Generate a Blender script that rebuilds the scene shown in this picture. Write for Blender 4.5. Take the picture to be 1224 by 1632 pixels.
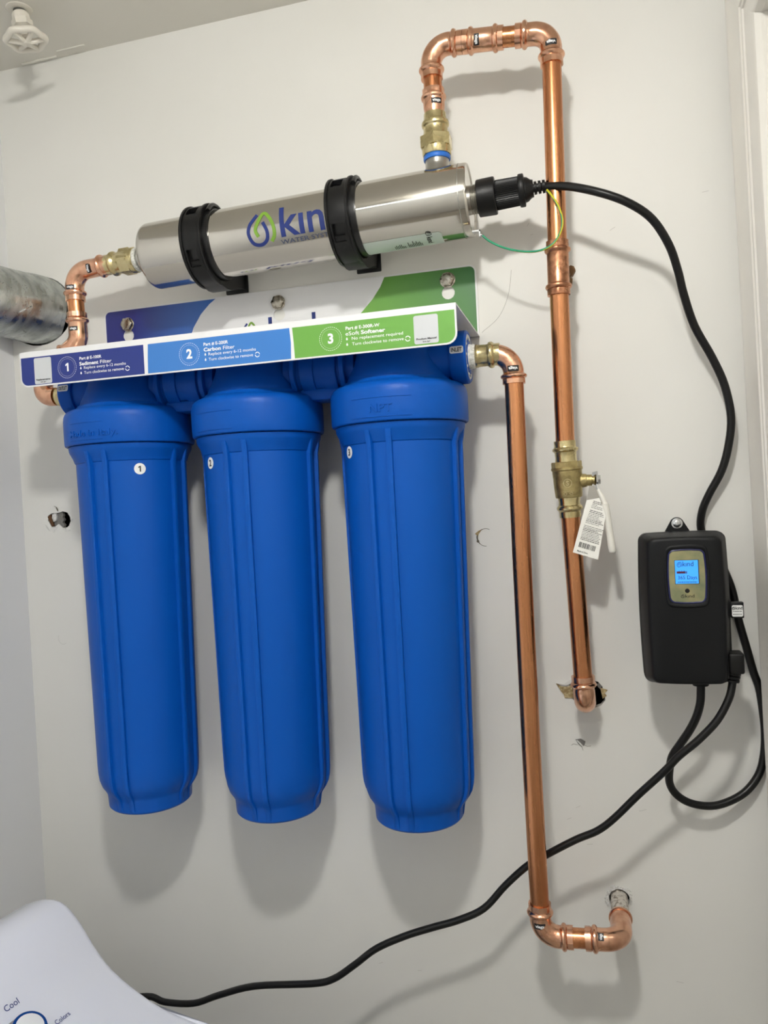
import bpy, bmesh, math, random
from math import sin, cos, pi, radians as rad
from mathutils import Vector as V, Matrix

for o in list(bpy.data.objects):
    bpy.data.objects.remove(o, do_unlink=True)
SC = bpy.context.scene
COL = SC.collection
random.seed(7)

# ------------------------------------------------------------------ camera
cam_d = bpy.data.cameras.new('camera')
cam = bpy.data.objects.new('camera', cam_d)
COL.objects.link(cam)
SC.camera = cam
yaw, pit, roll = rad(15.0), rad(-1.05), rad(2.92)
F = V((-sin(yaw) * cos(pit), cos(yaw) * cos(pit), sin(pit)))
R0 = F.cross(V((0, 0, 1))).normalized()
U0 = R0.cross(F)
UP_ = cos(roll) * U0 + sin(roll) * R0
RT_ = cos(roll) * R0 - sin(roll) * U0
mw = Matrix((RT_, UP_, -F)).transposed().to_4x4()
mw.translation = V((0, -1.30, 1.55))
cam.matrix_world = mw
cam_d.sensor_fit = 'VERTICAL'
cam_d.sensor_height = 36.0
cam_d.sensor_width = 27.0
cam_d.lens = 1226.0 / 1632.0 * 36.0
cam_d.clip_start = 0.01

# ------------------------------------------------------------------ world, exposure
w = bpy.data.worlds.new('world')
SC.world = w
w.use_nodes = True
w.node_tree.nodes['Background'].inputs[0].default_value = (0.8, 0.85, 1.0, 1)
w.node_tree.nodes['Background'].inputs[1].default_value = 0.05
SC.view_settings.view_transform = 'Standard'
SC.view_settings.look = 'None'
SC.view_settings.gamma = 1.0
SC.view_settings.use_curve_mapping = False
SC.view_settings.exposure = 0.0
LAMP_POS = V((-0.11, -1.18, 2.372))
LAMP_STRENGTH = 362.0
FILL_STRENGTH = 2.6

CEIL = 2.4305  # this and most later positions computed from image pixels at assumed wall depths
FLOOR = -0.13
XL = -1.095
XR = 0.262
YB = -2.5


# ------------------------------------------------------------------ materials
def lin(c):
    r = []
    for v in c:
        v = v / 255.0
        r.append(v / 12.92 if v <= 0.04045 else ((v + 0.055) / 1.055) ** 2.4)
    return r


MATS = {}


def M(name, rgb, rough=0.5, metal=0.0, var=None, bump=None, coat=0.0, spec=None, stretch=None, emit=0.0, rvar=None):
    m = bpy.data.materials.new(name)
    m.use_nodes = True
    nt = m.node_tree
    b = nt.nodes['Principled BSDF']
    c = lin(rgb)
    b.inputs['Base Color'].default_value = (*c, 1)
    b.inputs['Roughness'].default_value = rough
    b.inputs['Metallic'].default_value = metal
    if coat:
        b.inputs['Coat Weight'].default_value = coat
        b.inputs['Coat Roughness'].default_value = 0.15
    if spec is not None:
        b.inputs['Specular IOR Level'].default_value = spec
    if emit:
        b.inputs['Emission Color'].default_value = (*c, 1)
        b.inputs['Emission Strength'].default_value = emit
    if var or bump or rvar:
        tc = nt.nodes.new('ShaderNodeTexCoord')
        mp = nt.nodes.new('ShaderNodeMapping')
        if stretch:
            mp.inputs['Scale'].default_value = stretch
        nt.links.new(tc.outputs['Object'], mp.inputs['Vector'])
    if var:
        sc, rgb2, lo, hi = var
        n = nt.nodes.new('ShaderNodeTexNoise')
        n.inputs['Scale'].default_value = sc
        n.inputs['Detail'].default_value = 6
        nt.links.new(mp.outputs[0], n.inputs['Vector'])
        mr = nt.nodes.new('ShaderNodeMapRange')
        mr.inputs['From Min'].default_value = lo
        mr.inputs['From Max'].default_value = hi
        nt.links.new(n.outputs['Fac'], mr.inputs['Value'])
        mx = nt.nodes.new('ShaderNodeMix')
        mx.data_type = 'RGBA'
        mx.inputs[6].default_value = (*c, 1)
        mx.inputs[7].default_value = (*lin(rgb2), 1)
        nt.links.new(mr.outputs[0], mx.inputs[0])
        nt.links.new(mx.outputs[2], b.inputs['Base Color'])
    if rvar:
        sc, r0, r1 = rvar
        n = nt.nodes.new('ShaderNodeTexNoise')
        n.inputs['Scale'].default_value = sc
        n.inputs['Detail'].default_value = 4
        nt.links.new(mp.outputs[0], n.inputs['Vector'])
        mr = nt.nodes.new('ShaderNodeMapRange')
        mr.inputs['From Min'].default_value = 0.3
        mr.inputs['From Max'].default_value = 0.7
        mr.inputs['To Min'].default_value = r0
        mr.inputs['To Max'].default_value = r1
        nt.links.new(n.outputs['Fac'], mr.inputs['Value'])
        nt.links.new(mr.outputs[0], b.inputs['Roughness'])
    if bump:
        sc, st = bump
        n = nt.nodes.new('ShaderNodeTexNoise')
        n.inputs['Scale'].default_value = sc
        n.inputs['Detail'].default_value = 5
        nt.links.new(mp.outputs[0], n.inputs['Vector'])
        bp = nt.nodes.new('ShaderNodeBump')
        bp.inputs['Strength'].default_value = st
        bp.inputs['Distance'].default_value = 0.002
        nt.links.new(n.outputs['Fac'], bp.inputs['Height'])
        nt.links.new(bp.outputs[0], b.inputs['Normal'])
    MATS[name] = m
    return m


def grad_mat(name, rgb1, rgb2, p0, p1, rough=0.35):
    """printed two-colour blend between two points (object space of the bracket)"""
    m = M(name, rgb1, rough)
    nt = m.node_tree
    b = nt.nodes['Principled BSDF']
    tc = nt.nodes.new('ShaderNodeTexCoord')
    d = V(p1) - V(p0)
    dn = nt.nodes.new('ShaderNodeVectorMath')
    dn.operation = 'DOT_PRODUCT'
    dn.inputs[1].default_value = d / d.length_squared
    nt.links.new(tc.outputs['Object'], dn.inputs[0])
    mr = nt.nodes.new('ShaderNodeMapRange')
    k = V(p0).dot(d) / d.length_squared
    mr.inputs['From Min'].default_value = k
    mr.inputs['From Max'].default_value = k + 1
    nt.links.new(dn.outputs['Value'], mr.inputs['Value'])
    mx = nt.nodes.new('ShaderNodeMix')
    mx.data_type = 'RGBA'
    mx.inputs[6].default_value = (*lin(rgb1), 1)
    mx.inputs[7].default_value = (*lin(rgb2), 1)
    nt.links.new(mr.outputs[0], mx.inputs[0])
    nt.links.new(mx.outputs[2], b.inputs['Base Color'])
    return m


M('wall', (234, 233, 229), 0.42, var=(3.0, (229, 228, 223), 0.35, 0.75), bump=(60, 0.06), spec=0.35)
M('wall_side', (230, 231, 233), 0.45, bump=(50, 0.06), spec=0.35)
M('ceiling', (226, 223, 214), 0.6, bump=(50, 0.08))
M('floor', (168, 162, 152), 0.4, var=(6, (184, 178, 168), 0.35, 0.7))
M('trim', (232, 229, 222), 0.28, bump=(25, 0.05))
M('doorpaint', (228, 224, 214), 0.35, bump=(14, 0.08))
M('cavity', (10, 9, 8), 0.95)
M('plaster', (205, 203, 198), 0.95, var=(400, (240, 240, 238), 0.35, 0.65), bump=(500, 0.8))
M('plaster_grey', (128, 126, 122), 0.95, bump=(500, 0.8))
M('paper_brown', (150, 128, 88), 0.9, var=(300, (196, 180, 140), 0.4, 0.65), bump=(400, 0.6))
M('paper_dark', (92, 62, 36), 0.9)
M('crack', (110, 104, 92), 0.95)
M('crack_light', (196, 194, 189), 0.95)
M('blue', (2, 82, 176), 0.42, bump=(900, 0.05), spec=0.22)
M('blue_head', (2, 78, 172), 0.46, bump=(900, 0.05), spec=0.2)
M('white_plate', (236, 236, 238), 0.32)
M('navy', (30, 50, 130), 0.38)
M('skyblue', (58, 124, 202), 0.38)
M('green', (108, 168, 72), 0.38)
M('print_white', (245, 246, 248), 0.4)
M('print_black', (22, 22, 26), 0.5)
M('print_grey', (62, 60, 58), 0.5)
M('print_navy', (28, 48, 118), 0.35)
M('print_slate', (70, 80, 110), 0.35)
M('print_green', (120, 162, 56), 0.35)
M('sticker_white', (240, 240, 238), 0.45)
M('sticker_grey', (205, 208, 212), 0.4)
M('label_pale', (196, 208, 200), 0.3)
M('steel', (196, 192, 184), 0.12, 1.0, rvar=(14, 0.06, 0.16), bump=(9, 0.05), stretch=(0.6, 2, 2))
M('steel_satin', (178, 176, 170), 0.3, 1.0, bump=(60, 0.1))
M('bolt', (176, 170, 158), 0.25, 1.0, var=(160, (120, 110, 96), 0.45, 0.7))
M('copper', (212, 148, 104), 0.2, 1.0, var=(7, (180, 116, 78), 0.4, 0.8), rvar=(20, 0.2, 0.34), stretch=(6, 6, 0.5))
M('copper_fit', (232, 182, 152), 0.19, 1.0, var=(60, (204, 146, 116), 0.45, 0.75), rvar=(45, 0.12, 0.3))
M('copper_old', (206, 150, 116), 0.3, 1.0, var=(90, (140, 92, 68), 0.42, 0.7), rvar=(60, 0.2, 0.45))
M('brass', (216, 202, 156), 0.24, 1.0, var=(50, (188, 172, 124), 0.4, 0.75), rvar=(50, 0.16, 0.34))
M('brass_cast', (190, 174, 124), 0.42, 1.0, var=(120, (158, 142, 98), 0.4, 0.7), bump=(350, 0.25))
M('teflon', (232, 232, 226), 0.6, var=(300, (190, 190, 182), 0.4, 0.65), bump=(400, 0.6))
M('oring', (40, 110, 205), 0.4)
M('black', (12, 12, 13), 0.42, bump=(700, 0.06), spec=0.35)
M('black_gloss', (16, 16, 17), 0.3)
M('black_matte', (7, 9, 12), 0.48, bump=(1200, 0.06), spec=0.3)
M('cable', (9, 9, 10), 0.36, spec=0.4)
M('galv', (190, 194, 192), 0.28, 1.0, var=(26, (150, 154, 152), 0.42, 0.7), rvar=(30, 0.16, 0.42), bump=(30, 0.12), stretch=(1, 3, 1))
M('galv_edge', (92, 92, 88), 0.5, 0.6)
M('pipe_crust', (206, 200, 190), 0.8, var=(190, (120, 108, 94), 0.5, 0.66), bump=(220, 0.8))
M('wire_green', (40, 150, 110), 0.4)
M('wire_yellow', (205, 196, 40), 0.4)
M('grip', (226, 224, 216), 0.45)
M('tag', (238, 237, 231), 0.55)
M('tag_grey', (150, 146, 138), 0.45)
M('valve_white', (228, 223, 212), 0.28, bump=(90, 0.2))
M('appliance', (226, 229, 240), 0.22, coat=0.3)
M('knob_blue', (18, 62, 130), 0.18, coat=0.4)
M('knob_white', (232, 234, 238), 0.3)
M('chrome', (210, 212, 214), 0.12, 1.0)
M('plate_gold', (196, 190, 146), 0.3, 1.0, var=(40, (150, 160, 130), 0.35, 0.7))
M('screen', (58, 150, 240), 0.3, emit=0.75)
M('bar_red', (96, 26, 40), 0.4)
M('screen_ink', (28, 52, 110), 0.4)
M('rim_navy', (20, 26, 84), 0.3)
M('globe', (255, 253, 247), 0.4, emit=LAMP_STRENGTH)
M('fill_glow', (240, 247, 255), 0.4, emit=FILL_STRENGTH)
M('rust', (120, 92, 62), 0.55, 0.6, bump=(120, 0.4))

# ------------------------------------------------------------------ object helpers
ORG = {}
XF = None        # optional (from centre, to centre, size factor) applied to geometry while a thing is being built; a scaling about the camera


def root(name, label, cat, loc, group=None):
    o = bpy.data.objects.new(name, None)
    COL.objects.link(o)
    o.empty_display_size = 0.03
    o.location = loc
    o['label'] = label
    o['category'] = cat
    if group:
        o['group'] = group
    ORG[o] = V(loc)
    return o


def add(name, geo, mat, parent=None, smooth=35, kind=None, label=None, cat=None):
    """geo = (verts in world space, faces[, material index list])"""
    vs, fs = geo[0], geo[1]
    if XF is not None:
        vs = [XF[1] + (V(v) - XF[0]) * XF[2] for v in vs]
    if isinstance(mat, str):
        mat = [mat]
    org = ORG[parent] if parent is not None else V((0, 0, 0))
    me = bpy.data.meshes.new(name)
    me.from_pydata([tuple(V(v) - org) for v in vs], [], [tuple(f) for f in fs])
    for m in mat:
        me.materials.append(MATS[m])
    if len(geo) > 2:
        for p, i in zip(me.polygons, geo[2]):
            p.material_index = i
    me.validate()
    me.update()
    if smooth:
        me.shade_smooth()
        me.set_sharp_from_angle(angle=rad(smooth))
    o = bpy.data.objects.new(name, me)
    COL.objects.link(o)
    if parent is not None:
        o.parent = parent
    ORG[o] = org
    if kind:
        o['kind'] = kind
    if label:
        o['label'] = label
    if cat:
        o['category'] = cat
    return o


def join(*geos):
    vs, fs = [], []
    for g in geos:
        k = len(vs)
        vs += list(g[0])
        fs += [[i + k for i in f] for f in g[1]]
    return vs, fs


def frame(axis):
    a = V(axis).normalized()
    h = V((0, 0, 1)) if abs(a.z) < 0.9 else V((1, 0, 0))
    x = h.cross(a).normalized()
    return x, a.cross(x), a


def pr(th, n):
    """radius factor of a regular n-gon (flat-to-flat radius 1)"""
    k = 2 * pi / n
    t = (th % k) - k / 2
    return min(1.0 / cos(t), 1.0 / cos(k / 2))


def sweep(pts, radii, segs=24, polys=None, caps=True, x0=None):
    pts = [V(p) for p in pts]
    n = len(pts)
    if not hasattr(radii, '__len__'):
        radii = [radii] * n
    tang = []
    for i in range(n):
        a = pts[max(i - 1, 0)]
        b = pts[min(i + 1, n - 1)]
        t = b - a
        j = 1
        while t.length < 1e-9:
            j += 1
            t = pts[min(i + j, n - 1)] - pts[max(i - j, 0)]
        tang.append(t.normalized())
    x, y, _ = frame(tang[0])
    if x0 is not None:
        x = (V(x0) - tang[0] * V(x0).dot(tang[0])).normalized()
    vs, fs = [], []
    prev = tang[0]
    for i in range(n):
        q = prev.rotation_difference(tang[i])
        x = q @ x
        x = (x - tang[i] * x.dot(tang[i])).normalized()
        y = tang[i].cross(x)
        prev = tang[i]
        for s in range(segs):
            th = 2 * pi * s / segs
            r = radii[i]
            if polys and polys[i]:
                r *= pr(th, polys[i])
            vs.append(pts[i] + x * (r * cos(th)) + y * (r * sin(th)))
    for i in range(n - 1):
        for s in range(segs):
            a = i * segs + s
            b = i * segs + (s + 1) % segs
            fs.append([a, b, b + segs, a + segs])
    if caps:
        fs.append(list(range(segs))[::-1])
        fs.append([(n - 1) * segs + s for s in range(segs)])
    return vs, fs


def lathe(p0, axis, prof, segs=32, caps=True):
    """prof = [(dist along axis, radius[, ngon])]"""
    a = V(axis).normalized()
    x, y, _ = frame(a)
    p0 = V(p0)
    vs, fs = [], []
    n = len(prof)
    for pf in prof:
        for s in range(segs):
            th = 2 * pi * s / segs
            r = pf[1]
            if len(pf) > 2 and pf[2]:
                r *= pr(th, pf[2])
            vs.append(p0 + a * pf[0] + x * (r * cos(th)) + y * (r * sin(th)))
    for i in range(n - 1):
        for s in range(segs):
            q = i * segs + s
            b = i * segs + (s + 1) % segs
            fs.append([q, b, b + segs, q + segs])
    if caps:
        fs.append(list(range(segs))[::-1])
        fs.append([(n - 1) * segs + s for s in range(segs)])
    return vs, fs


def smoothpath(pts, per=6):
    P = [V(p) for p in pts]
    P = [P[0] * 2 - P[1]] + P + [P[-1] * 2 - P[-2]]
    out = []
    for i in range(1, len(P) - 2):
        a, b, c, d = P[i - 1:i + 3]
        for k in range(per):
            t = k / per
            out.append(0.5 * ((2 * b) + (c - a) * t + (2 * a - 5 * b + 4 * c - d) * t * t + (3 * b - a - 3 * c + d) * t ** 3))
    out.append(P[-2])
    return out


def box(c0, c1, bev=0.0, segs=2):
    bm = bmesh.new()
    x0, y0, z0 = [min(a, b) for a, b in zip(c0, c1)]
    x1, y1, z1 = [max(a, b) for a, b in zip(c0, c1)]
    bmesh.ops.create_cube(bm, size=1.0)
    for v in bm.verts:
        v.co = V((x0 + (v.co.x + 0.5) * (x1 - x0), y0 + (v.co.y + 0.5) * (y1 - y0), z0 + (v.co.z + 0.5) * (z1 - z0)))
    if bev:
        bmesh.ops.bevel(bm, geom=bm.edges[:], offset=bev, segments=segs, profile=0.5, affect='EDGES')
    return frombm(bm)


def frombm(bm):
    bm.verts.index_update()
    g = [v.co.copy() for v in bm.verts], [[v.index for v in f.verts] for f in bm.faces]
    bm.free()
    return g


def prism(poly, d0, d1, mapf=None):
    """poly in (x,z); extruded from depth d0 to d1 (distance in front of the back wall)"""
    n = len(poly)
    if mapf is None:
        mapf = lambda x, z, d: V((x, -d, z))
    vs = [mapf(x, z, d0) for x, z in poly] + [mapf(x, z, d1) for x, z in poly]
    fs = [list(range(n)), list(range(2 * n - 1, n - 1, -1))]
    for i in range(n):
        j = (i + 1) % n
        fs.append([i, i + n, j + n, j])
    return vs, fs


def rrect(x0, z0, x1, z1, r, n=5):
    if not hasattr(r, '__len__'):
        r = [r] * 4          # bl, br, tr, tl
    out = []
    for (cx, cz, a0, rr) in ((x0, z0, pi, r[0]), (x1, z0, 1.5 * pi, r[1]), (x1, z1, 0, r[2]), (x0, z1, 0.5 * pi, r[3])):
        sx = 1 if cx == x0 else -1
        sz = 1 if cz == z0 else -1
        if rr <= 0:
            out.append((cx, cz))
            continue
        for k in range(n + 1):
            a = a0 + k / n * pi / 2
            out.append((cx + sx * rr + rr * cos(a), cz + sz * rr + rr * sin(a)))
    return out


def disc(cx, cz, r, n=24):
    return [(cx + r * cos(2 * pi * k / n), cz + r * sin(2 * pi * k / n)) for k in range(n)]


# ------------------------------------------------------------------ lettering
_tc = {}


def glyphs(s, bold=0.0):
    key = (s, bold)
    if key in _tc:
        return _tc[key]
    cu = bpy.data.curves.new('lettering', 'FONT')
    cu.body = s
    cu.size = 1.0
    cu.resolution_u = 3
    cu.offset = bold
    ob = bpy.data.objects.new('lettering', cu)
    me = bpy.data.meshes.new_from_object(ob)
    vs = [(v.co.x, v.co.y) for v in me.vertices]
    fs = [list(p.vertices) for p in me.polygons]
    bpy.data.objects.remove(ob)
    bpy.data.curves.remove(cu)
    bpy.data.meshes.remove(me)
    _tc[key] = (vs, fs)
    return vs, fs


CAP = None
ONE = [(.46, 0), (.74, 0), (.74, 1), (.54, 1), (.20, .83), (.20, .62), (.46, .735)]


def text2d(s, x, y, cap, width=None, bold=0.0, align='L'):
    """2-D lettering geometry with capital height cap; width stretches to fit"""
    global CAP
    if CAP is None:
        CAP = max(v[1] for v in glyphs('H')[0])
    vs, fs = glyphs(s, bold)
    if not vs:
        return [], []
    x0 = min(v[0] for v in vs)
    x1 = max(v[0] for v in vs)
    sy = cap / CAP
    sx = sy if width is None else width / (x1 - x0)
    off = 0 if align == 'L' else -(x1 - x0) * sx / 2
    return [((v[0] - x0) * sx + x + off, v[1] * sy + y) for v in vs], [list(f) for f in fs]


def num2d(s, x, y, cap):
    if s == '1':
        return poly2([(x + (p[0] - .5) * cap * .8, y + p[1] * cap) for p in ONE])
    return text2d(s, x, y, cap, None, .035, 'C')


def ribbon2d(pts, wd, per=8, taper=False):
    P = smoothpath([(p[0], p[1], 0) for p in pts], per)
    vs, fs = [], []
    n = len(P)
    for i, p in enumerate(P):
        t = (P[min(i + 1, n - 1)] - P[max(i - 1, 0)]).normalized()
        nn = V((-t.y, t.x, 0))
        vs += [(p.x + nn.x * wd / 2, p.y + nn.y * wd / 2), (p.x - nn.x * wd / 2, p.y - nn.y * wd / 2)]
    for i in range(n - 1):
        fs.append([2 * i, 2 * i + 1, 2 * i + 3, 2 * i + 2])
    return vs, fs


def slice2d(g, step, axis):
    """cut flat geometry into strips so that it can be wrapped round a cylinder"""
    bm = bmesh.new()
    vv = [bm.verts.new((v[0], v[1], 0)) for v in g[0]]
    for f in g[1]:
        try:
            bm.faces.new([vv[i] for i in f])
        except ValueError:
            pass
    lo = min(v[axis] for v in g[0])
    hi = max(v[axis] for v in g[0])
    k = math.floor(lo / step) + 1
    no = (1, 0, 0) if axis == 0 else (0, 1, 0)
    while k * step < hi:
        co = (k * step, 0, 0) if axis == 0 else (0, k * step, 0)
        bmesh.ops.bisect_plane(bm, geom=bm.verts[:] + bm.edges[:] + bm.faces[:], plane_co=co, plane_no=no, dist=1e-7)
        k += 1
    bm.verts.index_update()
    r = [(v.co.x, v.co.y) for v in bm.verts], [[v.index for v in f.verts] for f in bm.faces]
    bm.free()
    return r


def flat(g, d):
    return [V((v[0], -d, v[1])) for v in g[0]], g[1]


def join2(*gs):
    vs, fs = [], []
    for g in gs:
        k = len(vs)
        vs += list(g[0])
        fs += [[i + k for i in f] for f in g[1]]
    return vs, fs


def poly2(p):
    return list(p), [list(range(len(p)))]


DROP_B = [(.34, .965), (.20, .80), (.075, .64), (.01, .39), (.125, .09), (.375, .015), (.59, .14), (.64, .39), (.525, .69)]
DROP_G = [(.325, .265), (.26, .49), (.40, .765), (.575, .985), (.775, .765), (.875, .49), (.865, .24), (.74, .065)]


def drop2d(x, y, s, wd=.11):
    b = ribbon2d([(x + p[0] * s, y + p[1] * s) for p in DROP_B], wd * s)
    g = ribbon2d([(x + p[0] * s, y + p[1] * s) for p in DROP_G], wd * s)
    return b, g


def kind2d(x, y, cap, width, bold=0.02):
    return text2d('k\u0131nd', x, y, cap, width, bold)


# ------------------------------------------------------------------ boolean cutting
def cut(ob, cutters):
    """cut holes through a mesh object, result baked into its mesh"""
    tmp = []
    for i, g in enumerate(cutters):
        me = bpy.data.meshes.new('cut')
        bm = bmesh.new()
        vv = [bm.verts.new(V(v) - ORG[ob]) for v in g[0]]
        for f in g[1]:
            bm.faces.new([vv[k] for k in f])
        bmesh.ops.recalc_face_normals(bm, faces=bm.faces[:])
        bm.to_mesh(me)
        bm.free()
        c = bpy.data.objects.new('cut', me)
        COL.objects.link(c)
        if ob.parent:
            c.parent = ob.parent
        md = ob.modifiers.new('cut', 'BOOLEAN')
        md.operation = 'DIFFERENCE'
        md.solver = 'EXACT'
        md.object = c
        tmp.append(c)
    bpy.context.view_layer.update()
    dg = bpy.context.evaluated_depsgraph_get()
    me = bpy.data.meshes.new_from_object(ob.evaluated_get(dg))
    ob.modifiers.clear()
    old = ob.data
    ob.data = me
    me.name = old.name
    bpy.data.meshes.remove(old)
    for c in tmp:
        m = c.data
        bpy.data.objects.remove(c)
        bpy.data.meshes.remove(m)


def fixn(g):
    bm = bmesh.new()
    vv = [bm.verts.new(v) for v in g[0]]
    for f in g[1]:
        try:
            bm.faces.new([vv[k] for k in f])
        except ValueError:
            pass
    bmesh.ops.recalc_face_normals(bm, faces=bm.faces[:])
    return frombm(bm)


# ================================================================== SETTING
wall = add('wall_back', box((XL - 0.1, 0, FLOOR), (XR + 0.1, 0.013, CEIL)), 'wall', smooth=0, kind='structure',
           label='white painted drywall behind the water filters, with torn pipe holes')
HOLE_L = [(-1.036, 1.549), (-1.028, 1.553), (-1.012, 1.5535), (-1.003, 1.556), (-0.992, 1.553), (-0.9865, 1.544), (-0.9855, 1.536), (-0.990, 1.527),
          (-0.998, 1.5215), (-1.006, 1.524), (-1.014, 1.531), (-1.022, 1.526), (-1.030, 1.526), (-1.038, 1.537)]
HOLE_2 = [(-0.047, 1.224), (-0.04, 1.232), (-0.02, 1.236), (0.0, 1.231), (0.006, 1.224), (0.0085, 1.212), (0.010, 1.201), (0.003, 1.192), (-0.012, 1.186), (-0.032, 1.19), (-0.042, 1.202)]
HOLE_B = [(0.0177 + (0.0172 + 0.0018 * sin(k * 2.3)) * cos(2 * pi * k / 20), 0.8734 + (0.0172 + 0.0014 * sin(k * 3.1)) * sin(2 * pi * k / 20)) for k in range(20)]
HOLE_D = [(-1.0307 + 0.0775 * cos(2 * pi * k / 28), 1.9515 + 0.0675 * sin(2 * pi * k / 28)) for k in range(28)]
cutters = [prism(h, -0.05, 0.05) for h in (HOLE_L, HOLE_2, HOLE_B, HOLE_D)]
cut(wall, cutters)
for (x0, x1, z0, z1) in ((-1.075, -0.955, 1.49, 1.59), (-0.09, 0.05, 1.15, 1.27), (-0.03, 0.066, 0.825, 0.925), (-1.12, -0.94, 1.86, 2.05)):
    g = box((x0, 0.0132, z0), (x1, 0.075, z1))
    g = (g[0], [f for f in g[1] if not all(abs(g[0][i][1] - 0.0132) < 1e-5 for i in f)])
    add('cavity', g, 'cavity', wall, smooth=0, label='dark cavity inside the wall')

# torn paper and crumbled plaster at the holes
# left hole
add('plaster_chunk', prism([(-1.031, 1.5505), (-1.013, 1.5525), (-1.006, 1.5545), (-1.0035, 1.548), (-1.006, 1.544), (-1.0025, 1.539), (-1.007, 1.534), (-1.002, 1.5285), (-1.006, 1.5235), (-1.014, 1.53), (-1.022, 1.5265), (-1.03, 1.528)], -0.009, -0.003), 'plaster_grey', wall, smooth=0)
add('plaster_chunk', prism([(-1.026, 1.551), (-1.019, 1.553), (-1.0165, 1.546), (-1.018, 1.5385), (-1.024, 1.536), (-1.027, 1.544)], -0.004, 0.0012), 'plaster', wall, smooth=0)
add('torn_paper', prism([(-1.0375, 1.5465), (-1.030, 1.5505), (-1.0265, 1.54), (-1.0245, 1.5275), (-1.029, 1.527), (-1.033, 1.537)], -0.003, 0.0008), 'paper_dark', wall, smooth=0, label='brown torn drywall paper')
add('torn_paper', sweep(smoothpath([(-1.0205, -0.001, 1.5665), (-1.0165, -0.002, 1.5655), (-1.0135, -0.002, 1.561), (-1.0125, -0.001, 1.556)], 4), [.0004] * 6 + [.0012] * 5 + [.0006] * 2, 8), 'crack', wall)
for poly in ([(-1.046, 1.533), (-1.036, 1.538), (-1.03, 1.525), (-1.034, 1.517), (-1.041, 1.524)], [(-1.03, 1.524), (-1.021, 1.5255), (-1.014, 1.528), (-1.019, 1.52), (-1.026, 1.513)],
             [(-1.006, 1.5225), (-0.998, 1.5215), (-0.99, 1.5265), (-0.985, 1.519), (-0.993, 1.514), (-1.003, 1.516)], [(-0.9855, 1.536), (-0.9865, 1.544), (-0.983, 1.549), (-0.979, 1.541), (-0.981, 1.532)]):
    n = len(poly)
    cx = sum(p[0] for p in poly) / n
    cz = sum(p[1] for p in poly) / n
    vs = [V((x, -0.0002, z)) for x, z in poly] + [V((cx, -0.0026, cz))]
    add('torn_paper', (vs, [[i, (i + 1) % n, n] for i in range(n)]), 'wall', wall, smooth=0, label='lifted flap of white painted paper')
# hole of the upper pipe
for poly, dd in (([(-0.0675, 1.2275), (-0.058, 1.2225), (-0.048, 1.2225), (-0.042, 1.2265), (-0.0405, 1.204), (-0.0545, 1.2035), (-0.056, 1.2095), (-0.061, 1.216)], 0.0016),
                 ([(0.003, 1.2215), (0.0145, 1.2180), (0.0095, 1.2125), (0.0125, 1.2085), (0.006, 1.2035), (0.0045, 1.212)], 0.0016)):
    add('torn_paper', prism(poly, 0.0002, dd), 'paper_brown', wall, smooth=0, label='tan torn drywall paper')
add('torn_paper', prism([(-0.0665, 1.2285), (-0.052, 1.2245), (-0.044, 1.2285), (-0.041, 1.2355), (-0.046, 1.2325), (-0.055, 1.2275)], 0.0003, 0.0032), 'wall', wall, smooth=0)
add('plaster_chunk', prism([(-0.0025, 1.2265), (0.0015, 1.229), (0.0055, 1.224), (0.003, 1.219), (0.0, 1.222)], -0.004, 0.001), 'plaster_grey', wall, smooth=0)
# hole of the lower pipe: crumbled ring
for k in range(20):
    if k in (12, 13, 14, 15, 16, 17):
        continue
    a0 = 2 * pi * k / 20
    a1 = a0 + 2 * pi / 20 * 1.05
    ri = 0.0166
    ro = 0.0205 + random.uniform(-0.002, 0.0035) + (0.002 if k in (2, 3, 4, 5, 6, 7) else 0)
    add('plaster_chunk', prism([(0.0177 + ri * cos(a0), 0.8734 + ri * sin(a0)), (0.0177 + ro * cos(a0), 0.8734 + ro * sin(a0)), (0.0177 + ro * cos(a1), 0.8734 + ro * sin(a1)), (0.0177 + ri * cos(a1), 0.8734 + ri * sin(a1))], -0.004, 0.0012 + random.uniform(0, 0.0022)), 'plaster', wall, smooth=0)
# round plug set in the wall
arc = [(-0.1725 + 0.0145 * cos(a), -0.0002, 1.4745 + 0.0148 * sin(a)) for a in [rad(62 + 7 * k) for k in range(31)]]
add('crack', sweep(arc, [.0004 + .0011 * max(0, sin(pi * (k - 6) / 18)) if 6 < k < 24 else .0004 for k in range(31)], 8), 'crack', wall, label='dark ring crack of a round wall plug')
add('torn_paper', prism([(-0.1905, 1.4815), (-0.1845, 1.486), (-0.179, 1.488), (-0.183, 1.482), (-0.1865, 1.4775)], 0.0002, 0.0016), 'paper_brown', wall, smooth=0)
add('crack', prism(disc(-0.186, 1.4685, 0.0024, 9), -0.0005, 0.0008), 'crack', wall, smooth=0)
# chip under the upper pipe
add('plaster_chunk', prism([(-0.0405, 1.1345), (-0.032, 1.1365), (-0.0245, 1.132), (-0.0265, 1.1255), (-0.031, 1.1225), (-0.036, 1.127)], 0.0002, 0.0011), 'plaster_grey', wall, smooth=0, label='grey chip in the paint')
add('plaster_chunk', prism([(-0.0395, 1.1335), (-0.0375, 1.1345), (-0.0285, 1.125), (-0.030, 1.1235)], 0.0008, 0.0022), 'plaster', wall, smooth=0)
for pp in ([(-0.0475, 1.1245), (-0.044, 1.127), (-0.037, 1.1255)], [(-0.0265, 1.1255), (-0.022, 1.1235), (-0.016, 1.1245)], [(-0.0305, 1.1225), (-0.029, 1.1165)]):
    add('crack', sweep([(x, -0.0001, z) for x, z in pp], .0003, 6), 'crack', wall)
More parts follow.
